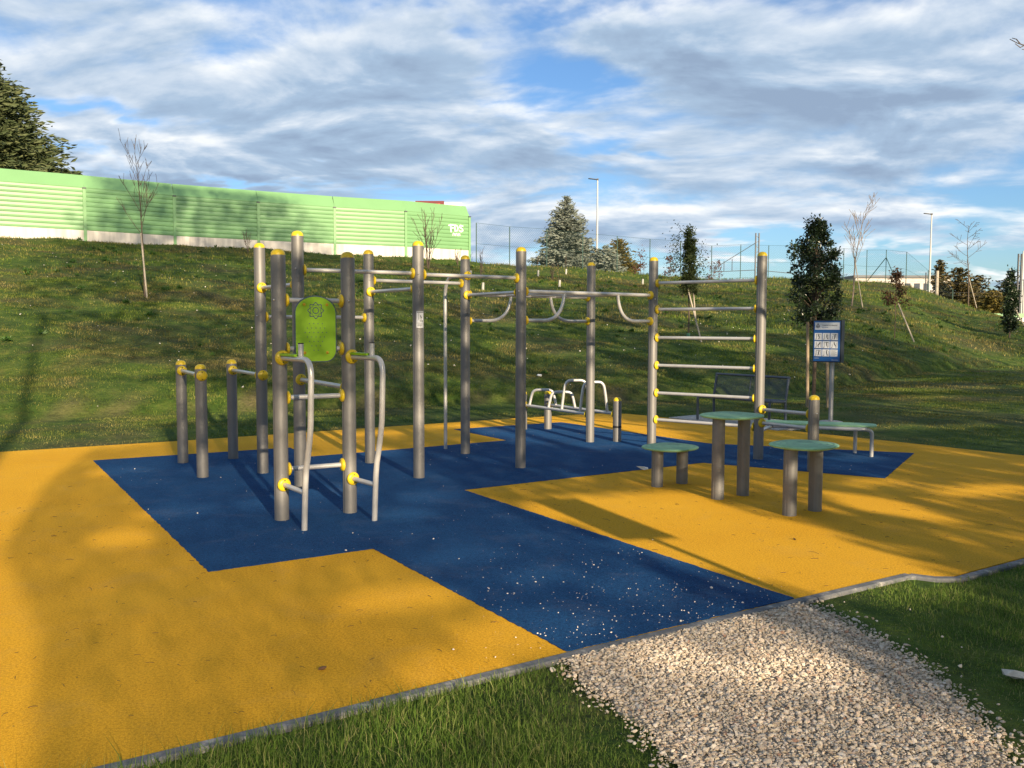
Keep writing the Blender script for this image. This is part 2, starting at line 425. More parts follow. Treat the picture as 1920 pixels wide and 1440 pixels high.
DISC = [(.026, -.012), (.052, -.012), (.057, -.006), (.057, .001), (.053, .008), (.043, .014), (.031, .017), (.0215, .018)]
CAPD = [(.052, -.012), (.057, -.006), (.057, .001), (.053, .009), (.040, .016), (.02, .019), (0.001, .020)]
def coupling(at, ax, parent, prof=DISC):
    mb = MB(); mb.lathe(prof, (0, 0, 0), ax, 24)
    ax = Vector(ax).normalized(); up = Vector((0, 0, 1))
    c = mb.build('coupling', M['cap'], parent); c.location = at - root_off(parent)
    for s in (1, -1):                                           # recessed bolt holes
        mb2 = MB(); mb2.lathe([(.0065, 0), (.0001, .0005)], Vector((0, 0, s * .037)) + ax * .017, ax, 8, False)
        h = mb2.build('bolt_hole', M['rubber'], parent); h.location = c.location
    return c
def root_off(o):
    v = Vector((0, 0, 0))
    while o is not None: v = v + o.location; o = o.parent
    return v
def bolt(i, z, parent, ang=-100):
    x, y, _ = P[i]; d = Vector((math.cos(rad(ang)), math.sin(rad(ang)), 0))
    mb = MB(); mb.lathe([(.008, 0), (.008, .005), (.004, .008), (.0005, .009)], (0, 0, 0), d, 10)
    b = mb.build('bolt', M['bolt'], parent); b.location = Vector((x, y, z)) + d * (R_POST - .001) - root_off(parent)

def make_bar(i, j, z, parent, z2=None, r=R_BAR, front_cap=(), name='bar'):
    a, b = pt(i, z), pt(j, z if z2 is None else z2); d = (b - a).normalized()
    mb = MB(); o0 = parent.location
    mb.tube([a + d * .055 - o0, (a + b) / 2 - o0, b - d * .055 - o0], r, 14)
    o = mb.build(name, M['bar'], parent)
    coupling(a + d * .066, d, o); coupling(b - d * .066, -d, o)
    for k in front_cap:
        c, dd = (a, -d) if k == i else (b, d)
        coupling(c + dd * .064, dd, o, CAPD)
    return o

rig = empty('outdoor_gym_frame', (0.1, 10.14, 0), 'large frame of tall grey posts with pull-up bars, ladder rungs and lime green board', 'outdoor gym')
for i in (3, 4, 5, 6, 7, 8, 9, 10, 11, 12, 13, 14, 15, 16, 17, 18):
    o = make_post(i, rig)
    if i == 16:                                                   # dark strap round the short post
        mb = MB(); mb.lathe([(.0605, 0), (.0625, .004), (.0625, .026), (.0605, .03)], (0, 0, .2)); mb.build('strap', M['rubber'], o)
    if i == 9:                                                    # instruction sticker wrapped on the post
        mb = MB(); mk = MB(); base = math.atan2(-9.45, 1.0)
        def patch(m, a0, a1, z0, z1, r):
            k = 8; vv = []
            for q in range(k + 1):
                t = base + rad(a0 + (a1 - a0) * q / k)
                vv += [(math.cos(t) * r, math.sin(t) * r, z0), (math.cos(t) * r, math.sin(t) * r, z1)]
            m.add(vv, [(2 * q, 2 * q + 2, 2 * q + 3, 2 * q + 1) for q in range(k)], True)
        patch(mb, -18, 62, 1.615, 1.79, .0608)
        st = mb.build('instruction_sticker', M['sign_white'], o)
        for a0, a1, z0, z1 in [(-13, 58, 1.776, 1.783), (4, 8, 1.70, 1.772), (22, 30, 1.725, 1.74), (26, 38, 1.72, 1.73), (20, 26, 1.735, 1.75), (34, 37, 1.70, 1.722), (22, 25, 1.70, 1.722),
                               (16, 28, 1.682, 1.692), (34, 50, 1.68, 1.693), (-10, 54, 1.664, 1.667), (-10, 50, 1.654, 1.657), (-10, 54, 1.645, 1.648), (-10, 44, 1.633, 1.638)]:
            patch(mk, a0, a1, z0, z1, .0612)
        mk.build('pictogram', M['sign_dark'], o)

make_bar(3, 4, 1.09, rig, front_cap=(4,))
make_bar(4, 6, 2.045, rig); make_bar(4, 8, 1.73, rig); make_bar(6, 9, 2.19, rig)
make_bar(9, 11, 2.18, rig); make_bar(8, 10, 2.168, rig); make_bar(8, 9, 2.03, rig); make_bar(6, 7, 1.10, rig)
for z in (1.85, 1.442, 1.035, .43): make_bar(5, 7, z, rig)
for z in (2.2, 1.855, 1.485, 1.12, .755, .40): make_bar(13, 14, z, rig)
make_bar(14, 15, .62, rig, .65); make_bar(14, 15, .455, rig, .485)
make_bar(10, 11, 2.02, rig)
ZB = 2.03
make_bar(11, 13, ZB, rig, 2.04, .022, name='beam'); make_bar(10, 12, ZB, rig, 2.03, .022, name='beam')
for t in (.3, .5, .7):                                            # monkey rungs between the two beams
    mb = MB(); mb.tube([pt(10, ZB).lerp(pt(12, ZB), t) - rig.location, pt(11, ZB).lerp(pt(13, ZB), t) - rig.location], .0165, 12); mb.build('rung', M['bar'], rig)
for i, j in ((11, 13), (13, 11), (10, 12), (12, 10)):              # curved knee braces
    d = (pt(j, 0) - pt(i, 0)).normalized(); a = pt(i, 1.70)
    pts = [a + d * .05, a + d * .30] + bez(a + d * .36, a + d * .66 + Vector((0, 0, .0)), a + d * .70 + Vector((0, 0, .30)), 8) + [a + d * .70 + Vector((0, 0, .335))]
    mb = MB(); mb.tube([p - rig.location for p in pts], .0205, 14); o = mb.build('curved_brace', M['bar'], rig)
    coupling(a + d * .066, d, o)
# fireman pole behind post 10
base = Vector((-.88, 11.67, 0)); top = pt(10, 2.262); d = (Vector((base.x, base.y, 0)) - pt(10, 0)).normalized()
pts = [top + d * .05, top + d * .28] + bez(top + d * .34, Vector((base.x, base.y, 2.262)), Vector((base.x, base.y, 1.98)), 8) + [Vector((base.x, base.y, 1.0)), Vector((base.x, base.y, -.03))]
mb = MB(); mb.tube([p - rig.location for p in pts], .0225, 14); o = mb.build('climbing_pole', M['bar'], rig)
coupling(top + d * .066, d, o); coupling(top - d * .064, -d, o, CAPD)
# dip handles in front of posts 5 and 7
for i, (bx, by) in ((5, (-1.66, 6.99)), (7, (-1.155, 7.35))):
    a = pt(i, 1.37); e = (Vector((bx, by, 0)) - pt(i, 0)); L = e.length; d = e.normalized(); k = L / .48
    q = lambda t, z: Vector((P[i][0], P[i][1], 0)) + d * (t * k) + Vector((0, 0, z))
    pts = [q(.05, 1.372), q(.3, 1.372), q(.5, 1.372)] + bez(q(.53, 1.372), q(.655, 1.372), q(.655, 1.24), 8) + [q(.645, 1.05), q(.635, .86), q(.61, .74), q(.57, .6), q(.535, .5), q(.515, .38), q(.5, .2), q(.48, -.03)]
    mb = MB(); mb.tube([p - rig.location for p in pts], .0235, 16); o = mb.build('dip_handle', M['bar'], rig)
    coupling(q(.066 / k, 1.372), d, o, [(r * 1.1, z) for r, z in DISC])
    mb = MB(); mb.tube([q(.46, 1.37) - rig.location, q(.46, 1.495) - rig.location], .0215, 14)
    mb.build('stub', M['bar'], o)
    mb = MB(); mb.tube([q(.46, 1.494) - rig.location, q(.46, 1.502) - rig.location], .0225, 14); mb.build('stub_plug', M['rubber'], o)
    Mx = Matrix.Rotation(math.atan2(d.y, d.x), 3, 'Z')
    mb = MB(); mb.box(q(.23, 1.40) - rig.location, (.34 * k, .062, .018), Mx); mb.build('grip_pad', M['lime'], o)
    mb = MB(); mb.tube([q(.055 / k, .31) - rig.location, q(.5, .31) - rig.location], .0205, 14); o2 = mb.build('strut', M['bar'], rig)
    coupling(q(.066 / k, .31), d, o2)
# lime board on the 5-7 rails
ex = (pt(7, 0) - pt(5, 0)).normalized(); nrm = Vector((ex.y, -ex.x, 0))
cen = (pt(5, 1.61) + pt(7, 1.61)) / 2 + nrm * .036 - rig.location + ex * .0
BM = Matrix(((ex.x, 0, nrm.x, cen.x), (ex.y, 0, nrm.y, cen.y), (0, 1, 0, cen.z), (0, 0, 0, 1)))
def board_outline(w, h, s=1.0):
    pts = []; rt = w * .98; rb = w * .52
    for k in range(13): t = rad(180 * k / 12); pts.append((math.cos(t) * w * (1 if True else 0), h - w * .78 + math.sin(t) * w * .78))
    for k in range(9): t = rad(180 + 90 * k / 8); pts.append((-w + rb + math.cos(t) * rb, -h + rb + math.sin(t) * rb))
    for k in range(9): t = rad(270 + 90 * k / 8); pts.append((w - rb + math.cos(t) * rb, -h + rb + math.sin(t) * rb))
    return pts
mb = MB(); mb.prism(board_outline(.182, .282), -.010, .006, BM, .003); board = mb.build('activity_board', M['lime_edge'], rig)
mbf = MB(); mbf.prism(board_outline(.172, .272), .006, .0085, BM); nface = len(mbf.f)
def ring_strip(m, fo, fi, n, c, z):
    v = []
    for k in range(n):
        t = 2 * math.pi * k / n
        for fn in (fo, fi): r = fn(t); v.append(BM @ Vector((c[0] + math.cos(t) * r, c[1] + math.sin(t) * r, z)))
    m.add(v, [(2 * k, (2 * k + 2) % (2 * n), (2 * k + 3) % (2 * n), 2 * k + 1) for k in range(n)])
mb = mbf; fl = lambda t: .060 + .0075 * math.cos(8 * t)
ring_strip(mb, lambda t: fl(t) + .0045, lambda t: fl(t) - .0045, 96, (0, .155), .0092)
ring_strip(mb, lambda t: .029, lambda t: .0215, 40, (0, .155), .0092); ring_strip(mb, lambda t: .0475 + .004 * math.cos(8 * t + math.pi), lambda t: .0435 + .004 * math.cos(8 * t + math.pi), 96, (0, .155), .0092)
for row, n in enumerate((4, 5, 6, 5, 4, 3, 2)):
    for k in range(n):
        c = ((k - (n - 1) / 2) * .037, .045 - row * .0375)
        ring_strip(mb, lambda t: .0046, lambda t: .0002, 8, c, .0092)
bf = mbf.build('board_face', M['lime'], board); bf.data.materials.append(M['lime_edge'])
for pl_ in bf.data.polygons[nface:]: pl_.material_index = 1
for sx, z in ((-.098, .205), (.098, .205), (-.098, -.2), (.098, -.2)):
    mb = MB(); mb.lathe([(.013, 0), (.012, .005), (.007, .009), (.001, .0105)], BM @ Vector((sx, z, .008)), nrm, 14); mb.build('bolt', M['orange_bolt'], board)
# parallel arches over two rails
for a, b in ((18, 12), (17, 16)):
    A, B = pt(a, .39), pt(b, .395); dd = (B - A).normalized()
    mb = MB(); mb.tube([A + dd * .05 - rig.location, B - dd * .05 - rig.location], .0225, 12); o = mb.build('rail', M['bar'], rig); coupling(B - dd * .066, -dd, o); coupling(A + dd * .066, dd, o)
for t, t2, h in ((.1, .13, .64), (.4, .42, .64), (.6, .63, .835), (.86, .87, .835)):
    a = pt(18, .39).lerp(pt(12, .39), t); b = pt(17, .39).lerp(pt(16, .39), t2); e = b - a; z = Vector((0, 0, 1))
    hh = h - .39
    pts = [a, a + e * .07 + z * hh * .55] + bez(a + e * .11 + z * hh * .78, a + e * .15 + z * hh, a + e * .34 + z * hh, 5) + bez(a + e * .66 + z * hh, a + e * .85 + z * hh, a + e * .89 + z * hh * .78, 5) + [a + e * .93 + z * hh * .55, b]
    mb = MB(); mb.tube([p - rig.location for p in pts], .0205, 12); mb.build('arch', M['bar'], rig)
# sit-up board reaching out from post 14
A = Vector((3.42, 11.50, .355)); B = Vector((4.50, 11.14, .355)); dd = (B - A).normalized(); nn = Vector((-dd.y, dd.x, 0))
for s, (lx, ly) in ((-1, (4.52, 11.04)), (1, (4.44, 11.37))):
    off = nn * (.165 * s)
    foot = Vector((lx, ly, 0))
    pts = [A + off * .8, A.lerp(foot, .5).lerp(A, .2) * 1.0, ]
    pts = [A + off, A.lerp(B, .5) + off, A.lerp(B, .9) + off] + bez(A.lerp(B, .95) + off, Vector((lx, ly, .355)), Vector((lx, ly, .27)), 6) + [Vector((lx, ly, -.03))]
    mb = MB(); mb.tube([p - rig.location for p in pts], .024, 12); mb.build('bench_tube', M['bar'], rig)
mb = MB(); mb.tube([pt(14, .345) - rig.location, A - rig.location + Vector((0, 0, -.01))], .022, 12); o = mb.build('bench_link', M['bar'], rig)
Mx = Matrix.Translation(A.lerp(B, .5) - rig.location + Vector((0, 0, .025))) @ Matrix.Rotation(math.atan2(dd.y, dd.x), 4, 'Z')
def sup(a, b, n, k=56): 
    r = []
    for q in range(k):
        t = 2 * math.pi * q / k; c, s = math.cos(t), math.sin(t)
        r.append((a * math.copysign(abs(c) ** (2 / n), c), b * math.copysign(abs(s) ** (2 / n), s)))
    return r
mb = MB(); mb.prism(sup(.68, .17, 5), 0, .022, Mx, .006); mb.build('sit_up_board', M['seat'], rig)
for i, z in ((5, 1.85), (7, 1.85), (6, 2.2), (9, 2.18), (4, 1.74), (8, 1.73), (11, 2.18), (11, 2.03), (13, 2.2), (14, 2.2), (8, 2.17), (14, .63), (15, .66), (10, 2.02), (13, 1.99)):
    bolt(i, z, rig, -90 + 25 * math.sin(i * 7.3))

# free standing short pair of posts
pair = empty('dip_bar', (-3.62, 9.945, 0), 'low single bar between two short yellow capped posts, leftmost on the blue rubber', 'exercise bar')
make_post(1, pair); make_post(2, pair); make_bar(1, 2, 1.10, pair, front_cap=(2,))

# ------------------------------------------------------------------ stools
def stool(name, legs, ztop, label, hw):
    (x0, y0), (x1, y1) = legs; c = Vector(((x0 + x1) / 2, (y0 + y1) / 2, 0))
    t = empty(name, c, label, 'step stool', 'green topped exercise steps')
    for l in legs: make_post(0, t, False, .0595, l, ztop - .03).name = 'leg'
    ang = math.atan2(y1 - y0, x1 - x0)
    Mx = Matrix.Rotation(ang + rad(8), 4, 'Z') @ Matrix.Translation((0, 0, ztop - .032))
    o = MB(); rings = []; n = 64
    out = sup(hw, hw * .93, 2.5, n)
    prof = [(.80, 0), (.93, .004), (.985, .012), (1.0, .020), (.985, .027), (.95, .031), (.5, .032), (.001, .0325)]
    v = [Mx @ Vector((x * s, y * s, z)) for s, z in prof for x, y in out]
    f = [(i * n + k, i * n + (k + 1) % n, (i + 1) * n + (k + 1) % n, (i + 1) * n + k) for i in range(len(prof) - 1) for k in range(n)] + [tuple(range(n))[::-1]]
    o.add(v, f, True); top = o.build('seat_plate', M['seat'], t)
    g = MB()
    for s in (.86, .68, .5, .32):
        vv = [Mx @ Vector((x * k, y * k, .0332)) for k in (s, s - .022) for x, y in out]
        g.add(vv, [(k, (k + 1) % n, n + (k + 1) % n, n + k) for k in range(n)])
    for k in range(10):
        a = 2 * math.pi * k / 10; p = Vector((math.cos(a) * .05 + .12, math.sin(a) * .05 + .05))
        vv = [Mx @ Vector((p.x + dx * .012, p.y + dy * .012, .0333)) for dx, dy in ((-1, -1), (1, -1), (1, 1), (-1, 1))]; g.add(vv, [(0, 1, 2, 3)])
    g.build('groove', M['seat_groove'], top)
    return t
stool('step_stool', ((1.49, 8.98), (1.78, 9.17)), .405, 'lowest green topped two-legged step, leftmost of the three beside the blue rubber', .285)
stool('step_stool', ((1.96, 8.34), (2.25, 8.53)), .80, 'tallest green topped two-legged step, in the middle of the three', .295)
stool('step_stool', ((2.42, 7.62), (2.71, 7.82)), .615, 'medium height green topped two-legged step, the nearest and rightmost of the three', .295)

# ------------------------------------------------------------------ park bench
def park_bench():
    fl, fr = Vector((3.2, 15.25, 0)), Vector((4.1, 14.08, 0)); d = (fr - fl).normalized(); n = Vector((-d.y, d.x, 0)); L = (fr - fl).length
    g = -.02
    t = empty('park_bench', fl + d * L / 2 + n * .25, 'dark blue grey steel slatted park bench on a concrete slab behind the ladder', 'bench')
    o0 = t.location; q = lambda s, w, z: fl + d * s + n * w + Vector((0, 0, z)) - o0
    for s in (.0, L):
        mb = MB(); mb.tube([q(s, .02, g), q(s, .02, .36)] + bez(q(s, .02, .38), q(s, .02, .43), q(s, .08, .43), 4) + [q(s, .42, .41)], .022, 10); mb.build('front_leg', M['bench'], t)
        mb = MB(); mb.tube([q(s, .46, g), q(s, .44, .40), q(s, .52, .80)], .022, 10); mb.build('rear_leg', M['bench'], t)
    mb = MB()
    for k in range(15): w = .05 + k * .026; mb.tube([q(0, w, .432 - .012 * math.sin(k / 14 * 3.14)), q(L, w, .432 - .012 * math.sin(k / 14 * 3.14))], .0115, 6)
    mb.tube([q(-.02, .03, .43), q(L + .02, .03, .43)], .024, 8); mb.build('seat', M['bench'], t)
    mb = MB()
    for k in range(17): z = .46 + k * .0185; mb.tube([q(0, .445 + (z - .4) * .2, z), q(L, .445 + (z - .4) * .2, z)], .0062, 6)
    mb.tube([q(-.02, .52, .795), q(L + .02, .52, .795)], .022, 10); mb.tube([q(L * .5, .45, .45), q(L * .5, .52, .79)], .010, 8)
    mb.build('backrest', M['bench'], t)
    mb = MB(); mb.box((3.98, 15.1, -.012), (2.3, 1.25, .06), Matrix.Rotation(math.atan2(d.y, d.x), 3, 'Z')); tag(mb.build('bench_slab', M['concrete']), kind='structure')
park_bench()

# ------------------------------------------------------------------ information signs
def text(body, size, loc, rot, mat, parent, name='lettering', align='LEFT', ext=.0006):
    c = bpy.data.curves.new(name, 'FONT'); c.body = body; c.size = size; c.extrude = ext; c.align_x = align
    tmp = bpy.data.objects.new(name, c); COL.objects.link(tmp); dg = bpy.context.evaluated_depsgraph_get()
    me = bpy.data.meshes.new_from_object(tmp.evaluated_get(dg)); bpy.data.objects.remove(tmp); me.materials.clear()
    o = put(name, me, mat, parent); o.location = loc; o.rotation_euler = rot
    return o
def info_sign():
    t = empty('information_sign', (5.27, 14.8, -.02), 'blue and white exercise information board on a grey pole beside the staked evergreen', 'sign', rz=rad(-40))
    # local frame: board faces -y
    mb = MB(); mb.tube([(.03, .15, -.05), (.03, .15, 1.70)], .038, 16); mb.build('pole', M['galv'], t)
    mb = MB(); mb.lathe([(.2, .02), (.2, .05), (.16, .06), (.04, .065)], (.03, .15, 0), n=20); mb.build('footing', M['concrete'], t)
    w, z0, z1 = .225, 1.07, 1.745
    mb = MB(); mb.box((0, .03, (z0 + z1) / 2), (2 * w, .13, z1 - z0)); mb.box((.0, .042, (z0 + z1) / 2), (2 * w + .03, .135, z1 - z0 + .03)); bd = mb.build('board', M['sign_dark'], t)
    Y = -.0365
    def sheet(nm, rects, mat, y):
        m = MB()
        for x0, x1, a, b in rects: m.add([(x0, y, a), (x1, y, a), (x1, y, b), (x0, y, b)], [(0, 1, 2, 3)])
        return m.build(nm, mat, bd)
    sheet('blue_panel', [(-w + .003, w - .003, z0 + .003, z1 - .003)], M['sign_blue'], Y)
    sheet('header', [(-w + .02, w - .015, z1 - .145, z1 - .025)], M['sign_white'], Y - .001)
    tiles = []; tw = .122; th = .116
    for r in range(3):
        for c in range(3): tiles.append((-w + .02 + c * (tw + .012), -w + .02 + c * (tw + .012) + tw, z0 + .085 + (2 - r) * (th + .02), z0 + .085 + (2 - r) * (th + .02) + th))
    sheet('tile', tiles, M['sign_white'], Y - .001)
    rng = random.Random(4); pic = MB()
    def stroke(x0, z0_, x1, z1_, wd):
        dx, dz = x1 - x0, z1_ - z0_; l = math.hypot(dx, dz) or 1; nx, nz = -dz / l * wd / 2, dx / l * wd / 2
        pic.add([(x0 + nx, Y - .002, z0_ + nz), (x0 - nx, Y - .002, z0_ - nz), (x1 - nx, Y - .002, z1_ - nz), (x1 + nx, Y - .002, z1_ + nz)], [(0, 1, 2, 3)])
    for k, (x0, x1, a, b) in enumerate(tiles):
        if k == 8:
            for q in range(6): stroke(x0 + .012, b - .015 - q * .016, x1 - .015 - .02 * (q % 2), b - .015 - q * .016, .004)
            continue
        cx = (x0 + x1) / 2 + .012; h = b - a
        stroke(x0 + .03, a + .012, x0 + .03, b - .02 - .03 * (k % 3 == 2), .006); stroke(x1 - .015, a + .012, x1 - .015, b - .02, .005)
        if k % 2 == 0: stroke(x0 + .03, b - .02, x1 - .015, b - .02, .005)
        lean = rng.uniform(-.015, .02); stroke(cx - lean, a + h * .35, cx + lean, a + h * .72, .016); stroke(cx + lean - .006, a + h * .82, cx + lean + .008, a + h * .82, .014)
        stroke(cx - lean, a + h * .37, cx - lean + rng.uniform(-.02, .025), a + .012, .008); stroke(cx - lean, a + h * .37, cx - lean + rng.uniform(-.02, .02), a + .014, .008)
        stroke(cx + lean, a + h * .68, cx + rng.uniform(-.03, .03), a + h * rng.uniform(.5, .95), .006); stroke(x0 + .012, a + .014, x0 + .022, a + .014, .012)
        stroke(x0 + .004, a - .009, x1 - .01, a - .009, .006)
    pic.build('pictogram', M['sign_dark'], bd)
    cr = MB(); cx, cz = -w + .072, z1 - .09
    for k in range(24):
        t0, t1 = 2 * math.pi * k / 24, 2 * math.pi * (k + 1) / 24
        cr.add([(cx + math.cos(a) * r, Y - .002, cz + math.sin(a) * r) for a, r in ((t0, .030), (t1, .030), (t1, .021), (t0, .021))], [(0, 1, 2, 3)])
    for x0, x1, a, b in ((-.014, .014, -.004, .004), (-.012, -.004, -.012, .012), (.005, .011, -.010, .010), (-.012, .012, .034, .044), (-.004, .004, .034, .056)):
        cr.add([(cx + x0, Y - .002, cz + a), (cx + x1, Y - .002, cz + a), (cx + x1, Y - .002, cz + b), (cx + x0, Y - .002, cz + b)], [(0, 1, 2, 3)])
    cr.build('crest', M['sign_dark'], bd)
    R = (rad(90), 0, 0)
    text('COMUNE DI VERONA', .026, (-w + .14, Y - .002, z1 - .082), R, M['sign_dark'], bd)
    text('Area fitness', .021, (-w + .14, Y - .002, z1 - .112), R, M['sign_blue'], bd)
    sheet('footer_mark', [(-w + .02, -w + .10, z0 + .05, z0 + .056), (w - .14, w - .03, z0 + .024, z0 + .03)], M['sign_white'], Y - .001)
info_sign()
def plain_sign():
    t = empty('park_sign', (3.27, 1.78, -.02), 'tall single pole sign standing just out of view beside the gravel path', 'sign', rz=rad(10))
    mb = MB(); mb.tube([(0, 0, -.1), (0, 0, 2.36)], .03, 14); mb.build('pole', M['galv'], t)
    mb = MB(); mb.prism([(-.22, -.275), (.22, -.275), (.22, .275), (-.22, .275)], .032, .045, Matrix.Translation((0, 0, 2.07)) @ Matrix.Rotation(rad(90), 4, 'X')); mb.build('plate', M['galv'], t)
plain_sign()

# ------------------------------------------------------------------ noise barrier
def barrier():
    B = [(-38.2, 41.2), (-33.1, 44.8), (-28.6, 48.2), (-24.35, 50.9), (-20.4, 53.95), (-16.1, 56.6), (-11.75, 59.0), (-7.3, 61.0), (-3.1, 63.9)]
    t = empty('noise_barrier', (-20.4, 53.95, 6.3), 'long pale green ribbed noise barrier along the top of the embankment', 'noise barrier')
    o0 = t.location; zb = 6.05; zs = 6.95; zk = 9.35; zt = 10.12
    P_ = [Vector((x, y, 0)) for x, y in B]
    for i, (a, b) in enumerate(zip(P_, P_[1:])):
        d = (b - a).normalized(); n = Vector((d.y, -d.x, 0))
        def prof(pl, nm, mat, ins):
            m = MB(); v = []
            a2, b2 = a + d * ins, b - d * ins
            for p in (a2, b2):
                for off, z in pl: v.append(p + n * off + Vector((0, 0, z)) - o0)
            k = len(pl); m.add(v, [(j, j + k, j + k + 1, j + 1) for j in range(k - 1)], False)
            return m.build(nm, mat, t)
        prof([(.05, zb - .6), (.05, zs), (-.1, zs)], 'plinth', M['barrier_base'], .08)
        pl = []; rows = 9; h = (zk - zs) / rows
        for r in range(rows):
            z = zs + .004 + r * h; pl += [(-.01, z), (-.01, z + .014), (.032, z + .03), (.045, z + h * .5), (.036, z + h - .012), (-.01, z + h - .002)]
        prof(pl, 'panel', M['barrier'], .085)
        q = prof([(.04, zk - .02), (.055, zk + .02), (-.45, zt), (-.52, zt + .01), (-.52, zk)], 'coping', M['barrier_top'], .004)
        # the board behind the ribbed face closes the bay
        prof([(-.12, zb), (-.12, zk + .01)], 'backing', M['barrier'], .03)
    for i, p in enumerate(P_):
        d = (P_[min(i + 1, len(P_) - 1)] - P_[max(i - 1, 0)]).normalized(); n = Vector((d.y, -d.x, 0)); rot = Matrix.Rotation(math.atan2(d.y, d.x), 3, 'Z')
        mb = MB(); mb.box(p + n * .03 + Vector((0, 0, (zb - .5 + zk - .05) / 2)) - o0, (.165, .14, zk - .05 - zb + .5), rot); o = mb.build('post', M['barrier_top'], t)
        mb = MB(); mb.box(p + n * .06 + Vector((0, 0, zk - .02)) - o0, (.2, .14, .07), rot); mb.build('bracket', M['dark_steel'], o)
    # end profile seen at the near right end
    a, b = P_[-2], P_[-1]; d = (b - a).normalized(); n = Vector((d.y, -d.x, 0))
    mb = MB()
    for r in range(9):
        mb.box(b + d * .11 + n * -.05 + Vector((0, 0, 7.05 + r * .27)) - o0, (.06, .16, .05), Matrix.Rotation(math.atan2(d.y, d.x), 3, 'Z'))
    mb.build('end_clip', M['dark_steel'], t)
    # spray tag: letters FDS with small marks under them
    m = MB(); L = (b - a).length
    def pos(u, z, off=.052): return a + d * u + n * off + Vector((0, 0, z)) - o0
    def stroke(pts, w=.085):
        for (u0, z0), (u1, z1) in zip(pts, pts[1:]):
            l = math.hypot(u1 - u0, z1 - z0); px, pz = -(z1 - z0) / l * w / 2, (u1 - u0) / l * w / 2; e = .02
            eu, ez = (u1 - u0) / l * e, (z1 - z0) / l * e
            m.add([pos(u0 - eu + px, z0 - ez + pz), pos(u0 - eu - px, z0 - ez - pz), pos(u1 + eu - px, z1 + ez - pz), pos(u1 + eu + px, z1 + ez + pz)], [(3, 2, 1, 0)])
    x = L - 1.62; z = 8.45
    stroke([(x + .1, z - .28), (x + .06, z + .2), (x - .1, z + .16)]); stroke([(x + .02, z + .22), (x + .36, z + .2)]); stroke([(x + .06, z + .0), (x + .28, z + .02)])
    stroke([(x + .42, z - .2), (x + .40, z + .22), (x + .58, z + .18), (x + .68, z + .02), (x + .6, z - .16), (x + .42, z - .2)])
    stroke([(x + 1.08, z + .18), (x + .86, z + .22), (x + .78, z + .1), (x + 1.0, z + .0), (x + 1.08, z - .12), (x + .92, z - .22), (x + .76, z - .14)])
    for k, (u0, u1) in enumerate(((.24, .38), (.46, .6), (.68, .82))):
        stroke([(x + u0, z - .52), (x + u0 + .03, z - .36), (x + u1, z - .38), (x + u1, z - .5)], .055)
    m.build('graffiti', M['spray'], t)
barrier()

# ------------------------------------------------------------------ vegetation helpers
def unit(v): return v / np.maximum(np.linalg.norm(v, axis=-1, keepdims=True), 1e-9)
def leaf_cloud(C, D, ln, wd, curl=.0, rng=RNG):
    """diamond leaves: centres C (n,3), directions D (n,3), length, width"""
    n = len(C); D = unit(D); R = unit(rng.normal(size=(n, 3))); W = unit(np.cross(D, R)); Nn = np.cross(D, W)
    ln = np.broadcast_to(ln, (n,))[:, None]; wd = np.broadcast_to(wd, (n,))[:, None]
    a = C - D * ln * .5; b = C + W * wd * .5 + Nn * wd * .1; c = C + D * ln * .5 - Nn * ln * curl; e = C - W * wd * .5 + Nn * wd * .1
    V = np.stack([a, b, c, e], 1).reshape(-1, 3); F = np.arange(4 * n).reshape(-1, 4)
    return V, F
def branch_tree(rng, h, levels=3, spread=.5, r0=.03, first=.35, nb=9, up=.6, droop=0.0, wob=.08, lenf=.5, kids=4):
    """list of (points, radii) for a bare tree growing from the origin"""
    out = []
    def grow(p, d, L, r, lev):
        n = 6; pts = [p.copy()]; rs = [r]; q = p.copy(); dd = d.copy()
        for k in range(n):
            dd = (dd + Vector((rng.uniform(-wob, wob), rng.uniform(-wob, wob), rng.uniform(-wob, wob) + .05 * up - droop * .04))).normalized()
            q = q + dd * (L / n); pts.append(q.copy()); rs.append(r * (1 - .75 * (k + 1) / n))
        out.append((pts, rs))
        if lev >= levels: return
        cnt = nb if lev == 0 else kids
        for k in range(cnt):
            f = first + (1 - first) * (k + rng.random()) / cnt if lev == 0 else rng.uniform(.25, .95)
            i = min(int(f * n), n - 1); s = f * n - i; bp = pts[i].lerp(pts[i + 1], s)
            az = rng.uniform(0, 6.283); base = (pts[i + 1] - pts[i]).normalized()
            side = Vector((math.cos(az), math.sin(az), 0)); side = (side - base * side.dot(base)).normalized()
            nd = (base * (1 - spread) + side * spread * 1.3 + Vector((0, 0, up * .35))).normalized()
            grow(bp, nd, L * lenf * rng.uniform(.6, 1.05) * (1.15 - .55 * f if lev == 0 else 1), max(rs[i] * .5, .003), lev + 1)
    grow(Vector((0, 0, 0)), Vector((0, 0, 1)), h, r0, 0)
    return out
def tubes_mesh(mb, br, n=5, minr=.003, off=Vector((0, 0, 0))):
    for pts, rs in br: mb.tube([p + off for p in pts], [max(r, minr) for r in rs], n, False)

def stake_at(o, p0, p1, mat='stake_pale', r=.03):
    mb = MB(); mb.tube([Vector(p0), Vector(p1)], [r, r * .95], 8); return mb.build('stake', M[mat], o)

